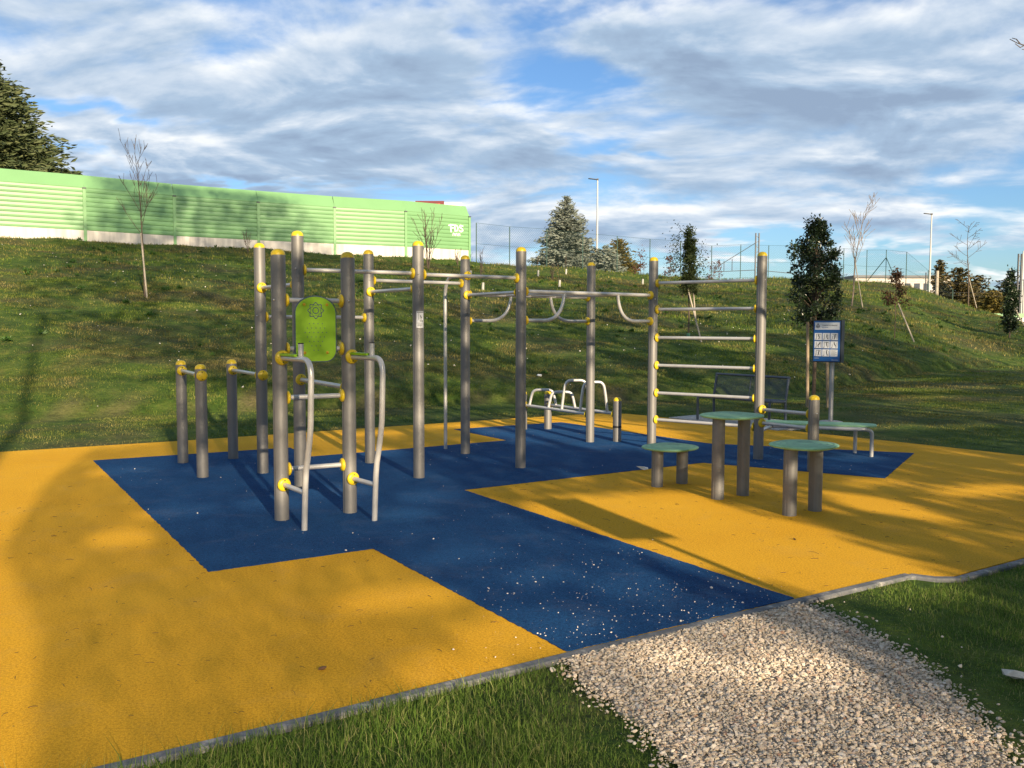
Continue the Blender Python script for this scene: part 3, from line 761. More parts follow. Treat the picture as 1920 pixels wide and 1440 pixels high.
def conifer(name, label, base, h, r, mat, n_layers, per, spray, seed, cat='tree', group=None, droop=.25, lowest=.03, power=1.0, dens=1.0, wd=.34, trunk_r=.14):
    rng = np.random.default_rng(seed); x, y, z = base
    t = empty(name, (x, y, z), label, cat, group)
    mb = MB(); mb.tube([(0, 0, -.3), (0, 0, h * .5), (0, 0, h * .97)], [trunk_r, trunk_r * .6, .015], 8); mb.build('trunk', M['bark'], t)
    C = []; D = []; Ls = []
    for k in range(n_layers):
        f = k / (n_layers - 1); zz = h * (lowest + (1 - lowest) * f)
        R = r * (1 - f) ** power * rng.uniform(.82, 1.1) + .06
        m = max(4, int(per * (.35 + R / r)))
        for q in range(m):
            az = rng.uniform(0, 2 * np.pi); Rb = R * rng.uniform(.68, 1.12); up = .10 + .9 * f
            ns = max(3, int(Rb / (spray * .42) * dens))
            s = np.linspace(.18, 1, ns)
            px = np.cos(az) * Rb * s; py = np.sin(az) * Rb * s
            pz = zz + Rb * (up * .35 * s - droop * s * s + .10 * s ** 4) + rng.normal(0, .02 * h / 8, ns)
            for rep in range(3):
                jit = rng.normal(0, spray * .33, (ns, 3)) * np.array([1, 1, .5])
                C.append(np.stack([px, py, pz], 1) + jit)
                side = rng.choice([-1, 1], ns)[:, None] * np.array([-np.sin(az), np.cos(az), 0]) * rng.uniform(.3, .9, (ns, 1))
                D.append(np.array([np.cos(az), np.sin(az), -.15 + .4 * f]) + side + rng.normal(0, .22, (ns, 3)))
                Ls.append(spray * rng.uniform(.6, 1.25, ns) * (.65 + .35 * (1 - f)))
    C = np.concatenate(C); D = np.concatenate(D); Ls = np.concatenate(Ls)
    V, F = leaf_cloud(C, D, Ls, Ls * wd, .12, rng)
    put('crown', fast_mesh('crown', V, F), M[mat], t); return t

def clump_tree(name, label, base, trunk_h, crown, mat, nleaf, leaf, seed, cat='tree', group=None, bark='bark', tr=.035, nclump=40, cs=.22, stems=1):
    """crown(f)->radius for height fraction f between z0 and z1: tuple (z0,z1,fn)"""
    rng = np.random.default_rng(seed); pr = random.Random(seed); x, y, z = base; z0, z1, fn = crown
    t = empty(name, (x, y, z), label, cat, group)
    mb = MB(); mb.tube([(0, 0, -.1), (.01, 0, trunk_h * .5), (0, .01, trunk_h), (0, 0, z0 + (z1 - z0) * .9)], [tr, tr * .85, tr * .7, .006], 8)
    cl = []
    for k in range(nclump):
        f = rng.uniform(0, 1); R = fn(f); az = rng.uniform(0, 6.283); rr = R * math.sqrt(rng.uniform(.15, 1.0))
        c = np.array([math.cos(az) * rr, math.sin(az) * rr, z0 + (z1 - z0) * f]); cl.append(c)
        mb.tube([(0, 0, max(trunk_h * .8, c[2] - .5 * (.3 + R))), tuple(c * np.array([.6, .6, 1]) + np.array([0, 0, -.1])), tuple(c)], [.009, .006, .003], 4, False)
    mb.build('trunk', M[bark], t)
    cl = np.array(cl); idx = rng.integers(0, nclump, nleaf)
    off = rng.normal(0, 1, (nleaf, 3)) * cs * rng.uniform(.5, 1.15, nclump)[idx][:, None]
    C = cl[idx] + off; D = unit(off) + rng.normal(0, .5, (nleaf, 3)) + np.array([0, 0, .25])
    Ls = leaf * rng.uniform(.7, 1.3, nleaf); V, F = leaf_cloud(C, D, Ls, Ls * .5, .1, rng)
    put('crown', fast_mesh('crown', V, F), M[mat], t); return t

def on_hill(px, D): 
    x = (px - 960) / F_PX * D; return (x, D, hzs(x, D))

# ---- big trees and shrubs near the skyline
conifer('cedar_tree', 'huge olive green cedar with drooping sprays behind the left end of the barrier', (-36.7, 62.5, 5.5), 15.1, 10.5, 'cedar', 62, 40, .72, 3, droop=.26, power=.95, dens=.8, wd=.30, trunk_r=.35)
conifer('spruce_tree', 'silvery blue spruce behind the chain-link fence left of the first street lamp', (4.9, 81, 5.6), 7.5, 3.5, 'spruce', 40, 24, .42, 5, droop=.22, power=.68, dens=.9, wd=.36)
conifer('spruce_shrub', 'low silvery conifer at the foot of the blue spruce by the lamp pole', (8.4, 79.5, 5.7), 2.9, 2.0, 'spruce', 14, 12, .45, 8, droop=.15, power=.6, wd=.42, trunk_r=.06)
conifer('golden_conifer', 'bushy golden brown conifer behind the fence right of the first street lamp', (9.8, 82, 5.7), 3.7, 2.1, 'golden', 20, 15, .42, 6, droop=.05, power=.55, wd=.42, trunk_r=.08)
conifer('golden_conifer', 'small greenish conifer between the blue spruce and the golden brown one', (7.9, 84, 5.7), 2.9, 1.5, 'golden', 14, 11, .4, 9, droop=.05, power=.6, wd=.42, trunk_r=.08)
# far trees at the right end
far = [('conifer', 'thin ragged spire conifer beside the pale building', 1757, 105, 2.0, 7.2, 1.4, 'olive', 21), ('conifer', 'olive brown conifer left of the tall bare tree', 1792, 100, 1.6, 6.4, 3.1, 'olive', 22),
       ('conifer', 'broad rusty olive conifer behind the tall bare tree', 1828, 104, 1.0, 6.4, 3.8, 'olive', 23), ('conifer', 'rounded golden conifer low behind the leaning stake', 1858, 92, .3, 4.8, 2.8, 'golden', 24),
       ('conifer', 'dark rounded conifer under the overhead wires', 1880, 112, -.3, 7.6, 4.8, 'dark_conifer', 25), ('conifer', 'dark spreading conifer at the right edge behind the catenary pole', 1921, 116, -.3, 8.0, 4.4, 'dark_conifer', 26),
       ('conifer', 'low dark conifer in front of the pale building', 1768, 96, 1.4, 4.2, 1.3, 'dark_conifer', 27), ('conifer', 'dark spreading conifer farthest right behind the fallen slope', 1965, 112, -.3, 8.5, 4.4, 'dark_conifer', 28)]
for nm, lb, px, D, z, h, r, mt, sd in far:
    conifer(nm, lb, ((px - 960) / F_PX * D, D, z), h, r, mt, 20, 13, .62, sd, group='far conifers at the right', droop=.08, power=.55, wd=.45, trunk_r=.12)

# ---- young planted trees on the hill
def young_stake(t, dx, h, lean, mat='stake_pale', dy=-.1, z0=0):
    return stake_at(t, (dx, dy, -.1 + z0), (dx - lean, dy + .1, h), mat)
def bare_tree(label, base, h, seed, spread, nb, stake, first=.42, bark='bark_pale', lenf=.45, r0=.03, minr=.006, up=.7, kids=4):
    t = empty('bare_tree', base, label, 'tree', 'young bare trees on the embankment')
    br = branch_tree(random.Random(seed), h, 2, spread, r0, first, nb, up, lenf=lenf, kids=kids)
    mb = MB(); tubes_mesh(mb, br[:1], 7, minr); mb.build('trunk', M[bark], t)
    mb = MB(); tubes_mesh(mb, br[1:], 4, minr); mb.build('crown', M[bark], t)
    if stake: young_stake(t, *stake)
    return t
b = on_hill(274, 30.3)
bare_tree('leafless young tree with pale stake before the left part of the barrier', b, 4.75, 11, .46, 17, (.12, 2.15, .20), first=.42, lenf=.40, bark='bark', minr=.0058, up=1.3)
b = on_hill(1594, 52.8); bare_tree('leafless pale tree with upswept branches on the slope right of the dark evergreen', b, 5.5, 15, .45, 16, (.62, 3.2, .6), first=.38, lenf=.42, minr=.011, up=.9, r0=.05)
b = on_hill(1812, 69); bare_tree('tall leafless tree with a leaning stake against the far conifers at right', b, 6.2, 16, .6, 12, (.6, 2.4, .7), first=.42, lenf=.36, minr=.013, up=.5, bark='bark', r0=.05)
def multi_stem(label, base, h, seed, n, minr=.012):
    t = empty('bare_shrub', base, label, 'shrub', 'bare shrubs on the embankment'); mb = MB(); pr = random.Random(seed)
    for k in range(n):
        hh = h * pr.uniform(.5, 1); az = pr.uniform(0, 6.28); ln = pr.uniform(.03, .3)
        br = branch_tree(pr, hh, 1, .45, .018, .3, 6, .8, lenf=.28)
        rot = Matrix.Rotation(ln, 3, Vector((math.cos(az), math.sin(az), 0)))
        for pts, rs in br: mb.tube([rot @ p for p in pts], [max(r, minr) for r in rs], 4, False)
    mb.build('branches', M['bark'], t); return t
multi_stem('tall many stemmed bare shrub in front of the right end of the barrier', on_hill(803, 52), 3.7, 3, 11)
multi_stem('low bare shrub in front of the middle of the barrier', on_hill(468, 52), 1.6, 5, 5, .008)
multi_stem('thin bare bush with dry stems by the end of the barrier', on_hill(858, 58), 1.2, 6, 6, .01)
multi_stem('dry twiggy bush on the crest below the chain-link fence start', on_hill(902, 50), 1.9, 8, 4, .008)
multi_stem('dry twiggy bush on the crest left of the blue spruce', on_hill(1035, 55), 1.4, 9, 5, .008)

# dark staked evergreen in the lawn
b = (5.95 + .2, 18.0, hzs(6.15, 18.0))
t = clump_tree('evergreen_tree', 'dense dark glossy evergreen tree held by wooden stakes behind the information board', b, 1.7,
    (1.72, 3.72, lambda f: (.30 + .14 * math.sin(math.pi * min(1, f * 1.3 + .1)) if f < .62 else .36 * (1 - (f - .62) / .38) ** .8 + .03)), 'laurel', 10500, .064, 31, tr=.045, nclump=110, cs=.075)
rng = np.random.default_rng(77)
Cc = np.array([(-.52, 0, 3.2), (-.44, .05, 3.05), (-.12, 0, 3.72), (-.1, 0, 3.6), (.42, .1, 2.75), (-.33, 0, 2.9), (-.3, .1, 3.3)]); ix = rng.integers(0, 7, 420); C = Cc[ix] + rng.normal(0, .06, (420, 3))
V, F = leaf_cloud(C, rng.normal(0, 1, (420, 3)), .075, .038, .1, rng); put('outer_foliage', fast_mesh('outer_foliage', V, F), M['laurel'], t)
mb = MB(); mb.tube([(0, 0, 2.2), (-.3, 0, 2.8), (-.52, 0, 3.25)], [.012, .008, .004], 5); mb.tube([(0, 0, 3), (-.1, 0, 3.5), (-.12, 0, 3.8)], [.01, .006, .003], 5); mb.build('side_branch', M['bark'], t)
stake_at(t, (-.2, -.25, -.1), (-.22, -.2, 1.72), 'stake', .034); stake_at(t, (.20, -.3, -.1), (.16, -.2, 1.6), 'stake', .034)
# columnar staked tree
b = on_hill(1290, 29.9)
t = clump_tree('columnar_tree', 'slim dark columnar tree with a crossed pale stake behind the wall ladder', b, 1.4,
    (1.55, 3.66, lambda f: .25 * (1 - .5 * f)), 'cypress', 6500, .075, 33, tr=.03, nclump=70, cs=.075)
mb = MB(); br = branch_tree(random.Random(5), 2.2, 2, .6, .015, .3, 7, .5, lenf=.35); tubes_mesh(mb, br, 4, .005, Vector((-.2, .1, 1.4))); mb.build('side_branch', M['bark'], t)
rng = np.random.default_rng(61); C = np.concatenate([rng.normal(0, 1, (420, 3)) * [.17, .1, .55] + [-.42, .1, 2.75], rng.normal(0, 1, (160, 3)) * [.12, .1, .35] + [.42, .1, 2.5]])
V, F = leaf_cloud(C, rng.normal(0, 1, (580, 3)), .08, .04, .1, rng); put('side_foliage', fast_mesh('side_foliage', V, F), M['cypress'], t)
stake_at(t, (.36, -.4, -.1), (-.06, .0, 1.75), 'stake_pale', .028); stake_at(t, (.3, .3, .6), (.16, .2, 1.85), 'stake_pale', .025)
mb = MB(); mb.tube([(0, 0, -.05), (0, 0, .2)], .06, 10); mb.build('trunk_guard', M['guard_green'], t)
# small brown leaved tree
b = on_hill(1676, 38)
t = clump_tree('brown_leaved_tree', 'small young tree with sparse brown leaves and a leaning stake on the right slope', b, 1.5,
    (1.45, 2.75, lambda f: .5 * (1 - f) + .06), 'brown_leaf', 900, .11, 35, tr=.022, nclump=16, cs=.13)
stake_at(t, (.66, -.4, -.15), (.08, .0, 1.55), 'stake_pale', .032)
# dark cypress with stake
b = on_hill(1891, 47.2)
t = clump_tree('cypress_tree', 'narrow nearly black cypress with a leaning stake near the right edge', b, .3,
    (.15, 3.5, lambda f: .34 * (math.sin(math.pi * (.18 + .8 * f)) ** .7)), 'laurel', 4200, .13, 36, tr=.05, nclump=90, cs=.11)
stake_at(t, (.9, -.5, -.1), (.2, .0, 1.6), 'stake_pale', .032)
# reddish shrubs on the crest
for i, (px, D, lb) in enumerate(((1199, 72, 'small red leaved shrub on the crest under the fence, left of the ladder posts'), (1254, 70, 'red leaved shrub on the crest beside the slim columnar tree'), (1338, 73, 'orange red leaved shrub on the crest inside the ladder'),)):
    clump_tree('red_shrub', lb, on_hill(px, D), .5, (.35, 1.7, lambda f: .62 * (1 - .5 * f)), 'red_leaf', 230, .16, 50 + i, 'shrub', 'red leaved shrubs on the crest', tr=.02, nclump=10, cs=.18)
# saplings in guards
sap = [(1008, 58, 'pale sapling guard on the crest just left of the blue spruce'), (1048, 50, 'pale sapling guard in the grass below the blue spruce'), (1060, 62, 'pale sapling guard at the foot of the blue spruce'),
       (905, 44, 'pale sapling guard on the slope beside the climbing pole'), (1203, 60, 'pale sapling guard on the crest left of the ladder post'), (882, 50, 'pale sapling guard on the slope under the barrier end')]
for i, (px, D, lb) in enumerate(sap):
    t = empty('sapling', on_hill(px, D), lb, 'sapling', 'guarded saplings on the embankment')
    mb = MB(); mb.tube([(0, 0, -.05), (.02, 0, .38)], [.07, .065], 9); mb.build('guard_tube', M['guard'], t)
    mb = MB(); tubes_mesh(mb, branch_tree(random.Random(90 + i), 1.3, 1, .4, .012, .45, 5, .7, lenf=.3), 4, .007); mb.build('stem', M['bark'], t)
# near bare tree whose branch tip reaches into the top right corner
def corner_tree():
    t = empty('bare_tree', (7.6, 4.9, -.02), 'leafless tree outside the view whose twig tips show in the top right corner', 'tree', 'bare trees beside the pad')
    pr = random.Random(21); br = branch_tree(pr, 8.5, 3, .55, .13, .35, 12, .5, lenf=.5, kids=4)
    mb = MB(); tubes_mesh(mb, br[:1], 10, .01); mb.build('trunk', M['bark_pale'], t)
    mb = MB(); tubes_mesh(mb, br[1:], 5, .004)
    mb.build('crown', M['bark_pale'], t)
    # the low limb that reaches the frame
    D = 7.5; w = lambda px, py, dd=0: Vector(((px - 960) / F_PX * (D + dd), D + dd, 1.65 + (609 - py) / F_PX * (D + dd))) - t.location
    mb = MB(); limb = [Vector((0, 0, 2.6)), w(2080, 160, -.8), w(1985, 115, -.3), w(1940, 100), w(1915, 103), w(1897, 96), w(1884, 92), w(1870, 85)]
    mb.tube(limb, [.05, .03, .016, .008, .006, .005, .004, .003], 6, False)
    for a, b, c in (((1925, 101), (1912, 88), (1902, 74)), ((1912, 103), (1902, 104), (1893, 103)), ((1897, 96), (1890, 100), (1880, 93)), ((1890, 94), (1882, 85), (1874, 83)), ((1940, 100), (1925, 86), (1917, 78)), ((1905, 99), (1899, 88), (1898, 80)), ((1950, 104), (1940, 118), (1930, 121))):
        mb.tube([w(*a), w(*b), w(*c)], [.005, .004, .0028], 5, False)
    mb.build('limb', M['bark_pale'], t)
corner_tree()

# ------------------------------------------------------------------ fence, lamps, poles, billboard, building
def fence():
    px = [893, 955, 1024, 1091, 1155, 1216, 1273, 1331, 1385, 1437, 1485, 1533, 1577, 1620, 1656, 1694, 1735, 1782]
    t = empty('chain_link_fence', (8, 73, 6), 'tall green chain-link fence with thin posts along the crest behind the spruce', 'fence')
    pts = []
    for p in px:
        a = (p - 960) / F_PX; D = float(sint(a, CRD)) + .8; x = a * D; pts.append(Vector((x, D, hzs(x, D))))
    tops = [3.0 if p < 1200 else 3.1 for p in px]; tops[-2] = 1.9; tops[-1] = 1.0
    mb = MB()
    for i, (a, h) in enumerate(zip(pts, tops)):
        mb = MB(); mb.tube([a + Vector((0, 0, -.3)) - t.location, a + Vector((0, 0, h)) - t.location], .035, 8); mb.build('post', M['fence'], t)
    i = px.index(1656)
    for j in (i - 1, i + 1):
        e = (pts[j] - pts[i]).normalized(); mb = MB(); mb.tube([pts[i] + Vector((0, 0, 2.4)) - t.location, pts[i] + e * 1.8 + Vector((0, 0, .05 + e.z * 1.8)) - t.location], .035, 6); mb.build('brace', M['fence'], t)
    mb = MB()
    for f in (.06, .5, 1.0):
        mb.tube([p + Vector((0, 0, h * f)) - t.location for p, h in zip(pts, tops)], .009, 4, False)
    mb.build('wire', M['fence'], t)
    V = []; uv = []; s = 0
    for i, (a, h) in enumerate(zip(pts, tops)):
        if i: s += (a - pts[i - 1]).length
        for z in (0.02, h): V.append(a + Vector((0, 0, z)) - t.location); uv.append((s, z))
    F = [(2 * i, 2 * i + 2, 2 * i + 3, 2 * i + 1) for i in range(len(pts) - 1)]
    me = bpy.data.meshes.new('mesh_net'); me.from_pydata([tuple(v) for v in V], [], F); me.update()
    l = me.uv_layers.new(name='uv')
    for lp in me.loops: l.data[lp.index].uv = uv[lp.vertex_index]
    put('mesh_net', me, M['net'], t)
fence()
def street_lamp(label, px, D, ytop, zb, side=-1):
    x = (px - 960) / F_PX * D; zt = 1.65 + (609 - ytop) / F_PX * D
    t = empty('street_lamp', (x, D, zb), label, 'street lamp', 'street lamps behind the embankment'); h = zt - zb
    mb = MB(); mb.tube([(0, 0, -.2), (0, 0, h * .5), (0, 0, h)], [.11, .09, .06], 10); mb.build('pole', M['white_steel'], t)
    mb = MB(); mb.prism(sup(.46, .15, 4), -.04, .02, Matrix.Translation((side * .38, 0, h + .02)) @ Matrix.Rotation(rad(6), 4, 'Y'), .02); mb.box((0, 0, h - .02), (.16, .16, .16)); mb.build('lamp_head', M['dark_steel'], t)
street_lamp('street lamp with flat head on a pale pole beside the blue spruce', 1117.5, 80, 340, 5.6)
street_lamp('street lamp with flat head on a pale pole above the right end of the embankment', 1738, 92, 402, 2.6)
def pole(name, label, px, D, ytop, zb, r, mat, cat='pole', lattice=False, arms=()):
    x = (px - 960) / F_PX * D; h = 1.65 + (609 - ytop) / F_PX * D - zb
    t = empty(name, (x, D, zb), label, cat)
    mb = MB()
    if lattice:
        for s in (-1, 1): mb.box((s * .16, 0, h / 2), (.09, .2, h))
        for k in range(int(h / .5)): mb.box((0, 0, .25 + k * .5), (.34, .03, .05), Matrix.Rotation(rad(35 if k % 2 else -35), 3, 'Y'))
    else: mb.tube([(0, 0, -.2), (0, 0, h)], [r, r * .8], 8)
    mb.build('mast', M[mat], t)
    if arms:
        mb = MB()
        for a, b in arms: mb.tube([a, b], .035, 6)
        mb.build('bracket', M['dark_steel'], t)
    return t
pole('catenary_mast', 'dark lattice railway mast with a long bracket behind the wall ladder', 1415.5, 88, 438, 4.6, .1, 'dark_steel', 'mast', True, (((-.1, 0, 5.2), (-4.2, .3, 2.6)), ((-.1, 0, 2.5), (-4.6, .3, 2.3)), ((-2.4, .2, 2.4), (-2.4, .2, 3.6)), ((-3.2, .2, 2.35), (-3.2, .2, 3.4)), ((0, 0, 2.5), (4.5, .3, 2.1))))
pole('catenary_mast', 'dark lattice railway mast at the right edge among the far conifers', 1905, 95, 475, -.2, .1, 'dark_steel', 'mast', True, (((-.1, 0, 6.4), (-2.5, .3, 5.4)),))
pole('white_pole', 'thin white pole beside the dark cypress at the right edge', 1911, 88, 470, -.2, .09, 'white_steel')
pole('white_pole', 'short white lamp pole with a flat top at the right edge', 1914.5, 72, 524, -.2, .07, 'white_steel', 'pole', False, (((-.2, 0, 5.55), (.9, 0, 5.6)),))
pole('concrete_post', 'thick pale post in front of the pale building', 1752, 90, 507, 2.2, .2, 'stake_pale', 'post')
pole('metal_post', 'slim dark post between the pale building and the street lamp', 1731, 90, 510, 2.2, .07, 'dark_steel', 'post')
for i, (y, lb) in enumerate(((526, 'upper overhead wire crossing the far conifers'), (543, 'middle overhead wire crossing the far conifers'), (549, 'lowest overhead wire crossing the far conifers'))):
    D = 89; mb = MB(); zz = 1.65 + (609 - y) / F_PX * D
    mb.tube([((px - 960) / F_PX * D, D, zz - .25 * math.sin((px - 1700) / 300 * 3.14)) for px in range(1700, 2001, 30)], .007, 5); tag(mb.build('overhead_wire', M['dark_steel']), lb, 'wire', 'overhead railway wires')
def billboard():
    D = 108; x0, x1 = (780 - 960) / F_PX * D, (866 - 960) / F_PX * D; z0, z1 = 1.65 + (609 - 404) / F_PX * D, 1.65 + (609 - 380.5) / F_PX * D
    xm = x0 + (x1 - x0) * .62
    t = empty('billboard', ((x0 + x1) / 2, D, 4), 'dark red and white billboard showing above the right end of the barrier', 'billboard'); o = t.location
    mb = MB(); mb.box(Vector(((x0 + xm) / 2, D, (z0 + z1) / 2)) - o, (xm - x0, .15, z1 - z0)); a = mb.build('red_panel', M['billboard_red'], t)
    mb = MB(); mb.box(Vector(((x1 + xm) / 2 + .01, D, (z0 + z1) / 2 - .12)) - o, (x1 - xm, .15, z1 - z0 - .2)); mb.build('white_panel', M['billboard_pale'], t)
    mb = MB()
    for u, w, z, h in ((.8, .12, .95, .8), (1.1, .12, .95, .8), (1.25, .3, 1.2, .14), (1.75, .1, 1.0, .7), (2.0, .35, 1.25, .12), (2.0, .35, .95, .12), (2.5, .5, 1.25, .13), (2.6, .12, .95, .7)): mb.box(Vector((x0 + u + w / 2, D - .09, z0 + z - .1)) - o, (w, .02, h))
    mb.build('marking', M['billboard_mark'], a)
    mb = MB()
    for x in (x0 + .8, x1 - .8): mb.box(Vector((x, D + .2, z0 / 2 + 2)) - o, (.2, .2, z0 - 3.5))
    mb.build('support', M['dark_steel'], t)
billboard()
def building():
    D = 150; x0, x1 = (1600 - 960) / F_PX * D, (1778 - 960) / F_PX * D; zt = 1.65 + (609 - 520) / F_PX * D
    t = empty('apartment_building', ((x0 + x1) / 2, D, -1), 'low pale building with rows of windows behind the right end of the fence', 'building'); o = t.location
    mb = MB(); mb.box(Vector(((x0 + x1) / 2, D + 5, (zt - 1) / 2)) - o, (x1 - x0, 10, zt + 1)); mb.build('wall', M['wall_pale'], t)
    mb = MB(); mb.box(Vector(((x0 + x1) / 2, D + 5, zt + .2)) - o, (x1 - x0 + .6, 10.6, .4)); mb.build('roof', M['dark_steel'], t)
    for r in range(3):
        for k in range(10):
            mb = MB(); mb.box(Vector((x0 + .9 + k * 1.58, D - .01, zt - 1.5 - r * 2.3)) - o, (.95, .12, 1.15)); mb.build('window', M['window'], t)
    for r in range(3):
        mb = MB(); mb.box(Vector(((x0 + x1) / 2, D - .35, zt - 2.4 - r * 2.3)) - o, (x1 - x0, .7, .18)); mb.build('balcony', M['white_steel'], t)
building()
def guardrail():
    D = 66; x0 = (1857 - 960) / F_PX * D; x1 = (2100 - 960) / F_PX * D
    t = empty('green_parapet', (x0, D, 1.4), 'low pale green parapet wall on grey uprights at the right edge below the conifers', 'parapet'); o = t.location
    mb = MB(); mb.box(Vector(((x0 + x1) / 2, D, 2.42)) - o, (x1 - x0, .12, .30)); mb.build('panel', M['barrier_top'], t)
    mb = MB(); mb.box(Vector(((x0 + x1) / 2, D + .1, 1.9)) - o, (x1 - x0, .05, .7)); mb.build('screen', M['galv'], t)
    for k in range(7):
        mb = MB(); mb.box(Vector((x0 + .8 + k * 1.5, D, 1.6)) - o, (.1, .1, 1.35)); mb.build('upright', M['galv'], t)
guardrail()

# ------------------------------------------------------------------ gravel, litter, grass
def in_poly(x, y, poly):
    inside = np.zeros(len(x), bool); n = len(poly); j = n - 1
    for i in range(n):
        xi, yi = poly[i]; xj, yj = poly[j]
        c = ((yi > y) != (yj > y)) & (x < (xj - xi) * (y - yi) / (yj - yi + 1e-12) + xi)
        inside ^= c; j = i
    return inside
ICO_V = []; _p = (1 + 5 ** .5) / 2
for a, b in ((-1, _p), (1, _p), (-1, -_p), (1, -_p)): ICO_V += [(a, b, 0)]
for a, b in ((-1, _p), (1, _p), (-1, -_p), (1, -_p)): ICO_V += [(0, a, b)]
for a, b in ((_p, -1), (_p, 1), (-_p, -1), (-_p, 1)): ICO_V += [(a, 0, b)]
ICO_V = unit(np.array(ICO_V, float))
ICO_F = np.array([(0, 11, 5), (0, 5, 1), (0, 1, 7), (0, 7, 10), (0, 10, 11), (1, 5, 9), (5, 11, 4), (11, 10, 2), (10, 7, 6), (7, 1, 8), (3, 9, 4), (3, 4, 2), (3, 2, 6), (3, 6, 8), (3, 8, 9), (4, 9, 5), (2, 4, 11), (6, 2, 10), (8, 6, 7), (9, 8, 1)])
def stones(name, X, Y, Z, size, rng, flat=.65, mat='gravel'):
    n = len(X); V = ICO_V[None] * (1 + rng.normal(0, .2, (n, 12, 1))) * rng.uniform(.6, 1.15, (n, 1, 3)) * np.array([1, 1, flat])
    q = rng.normal(size=(n, 3)) * .5; q[:, 2] = rng.uniform(0, 6.28, n)
    c, s = np.cos(q[:, 2]), np.sin(q[:, 2]); x, y = V[..., 0].copy(), V[..., 1].copy()
    V[..., 0] = x * c[:, None] - y * s[:, None]; V[..., 1] = x * s[:, None] + y * c[:, None]
    c, s = np.cos(q[:, 0]), np.sin(q[:, 0]); y, z = V[..., 1].copy(), V[..., 2].copy()
    V[..., 1] = y * c[:, None] - z * s[:, None]; V[..., 2] = y * s[:, None] + z * c[:, None]
    V = V * size[:, None, None] + np.stack([X, Y, Z], -1)[:, None]
    F = (ICO_F[None] + 12 * np.arange(n)[:, None, None]).reshape(-1, 3)
    return put(name, fast_mesh(name, V.reshape(-1, 3), F), M[mat])
def gravel():
    rng = np.random.default_rng(77)
    n = 125000; X = rng.uniform(.15, 2.1, n); Y = rng.uniform(1.9, 5.25, n)
    k = in_poly(X + rng.normal(0, .06, n), Y + rng.normal(0, .04, n), PATH) & (in_poly(X, Y, PAD) == False)
    # keep off the kerb
    k &= ((Y - 4.36) - (X - .28) * .619) < -.075
    X, Y = X[k], Y[k]; sz = np.clip(rng.lognormal(-5.28, .48, len(X)), .0025, .016)
    tag(stones('gravel', X, Y, -.004 + sz * .25 + rng.uniform(0, .012, len(X)), sz, rng, .42), kind='stuff')
    # loose chips kicked on to the rubber and the verge
    n = 620; a = rng.uniform(0, 1, n) ** 1.1; along = rng.uniform(-.3, 1.15, n); X = .28 + 1.43 * along; Y = 4.40 + .87 * along
    d = rng.exponential(.75, n); X = X - .534 * d + rng.normal(0, .05, n); Y = Y + .845 * d
    k = in_poly(X, Y, BLUE) | ((rng.random(n) < .14) & in_poly(X, Y, PAD)); X, Y = X[k], Y[k]
    X2 = rng.uniform(-4.5, 5, 420); Y2 = rng.uniform(5, 14, 420); k = in_poly(X2, Y2, BLUE); X = np.append(X, X2[k]); Y = np.append(Y, Y2[k])
    sz = np.clip(rng.lognormal(-6.0, .55, len(X)), .0015, .010)
    tag(stones('loose_gravel', X, Y, .005 + sz * .35, sz, rng, .65, 'chips'), kind='stuff')
    n = 150; along = rng.uniform(0, 1, n); X = np.where(rng.random(n) < .5, 1.9 + rng.exponential(.1, n), 1.75 + rng.exponential(.12, n)); Y = 3.2 + 2.0 * along; X = X + np.where(Y > 4.6, -.12, 0)
    Y = Y; k = ((Y - 4.36) - (X - .28) * .619) < -.1; X, Y = X[k], Y[k]; sz = rng.uniform(.004, .012, len(X))
    tag(stones('verge_gravel', X, Y, sz * .3 + .006, sz, rng), kind='stuff')
gravel()
def debris():
    rng = np.random.default_rng(5); n = 1100
    X = rng.uniform(-4.5, 5, n); Y = rng.uniform(3.3, 11, n); k = in_poly(X, Y, PAD) & ~in_poly(X, Y, BLUE); X, Y = X[k], Y[k]
    mb = MB()
    for x, y in zip(X, Y):
        L = rng.uniform(.008, .04) * (1 if rng.random() < .93 else 2.4); a = rng.uniform(0, 6.28); c = rng.uniform(-.5, .5)
        p0 = Vector((x, y, .0035)); p1 = p0 + Vector((math.cos(a), math.sin(a), 0)) * L * .5 + Vector((0, 0, .003)); p2 = p1 + Vector((math.cos(a + c), math.sin(a + c), 0)) * L * .5 - Vector((0, 0, .003))
        mb.tube([p0, p1, p2], rng.uniform(.0008, .0018), 4, False)
    tag(mb.build('twig_litter', M['twig']), kind='stuff')
debris()
def litter(name, label, cat, p, size, mat, seed, flat=.5):
    rng = np.random.default_rng(seed); v = ICO_V * (1 + rng.normal(0, .28, (12, 1))) * np.array([1, .6, flat]) * size
    me = fast_mesh(name, v, ICO_F); o = put(name, me, M[mat]); o.location = p; o.rotation_euler = (0, 0, seed); return tag(o, label, cat)
litter('crumpled_paper', 'crumpled white paper scrap on the blue rubber beside the lowest step', 'litter', (1.50, 9.95, .03), .055, 'paper', 3, .4)
litter('paper_scrap', 'white paper scrap in the grass at the foot of the slope behind the arches', 'litter', (on_hill(1012, 20.6)[0], 20.6, on_hill(1012, 20.6)[2] + .12), .12, 'paper', 5, .25)
litter('fallen_leaf', 'curled brown fallen leaf on the yellow rubber near the kerb', 'leaf', (-.90, 4.13, .012), .026, 'leaf_litter', 7, .35)
litter('fallen_leaf', 'small dark brown leaf on the sunlit yellow rubber right of the blue strip', 'leaf', (2.18, 6.72, .01), .02, 'leaf_litter', 8, .35)
litter('flat_stone', 'flat pale stone in the shaded grass at the right edge', 'stone', (2.375, 4.07, .012), .06, 'stone', 12, .4)

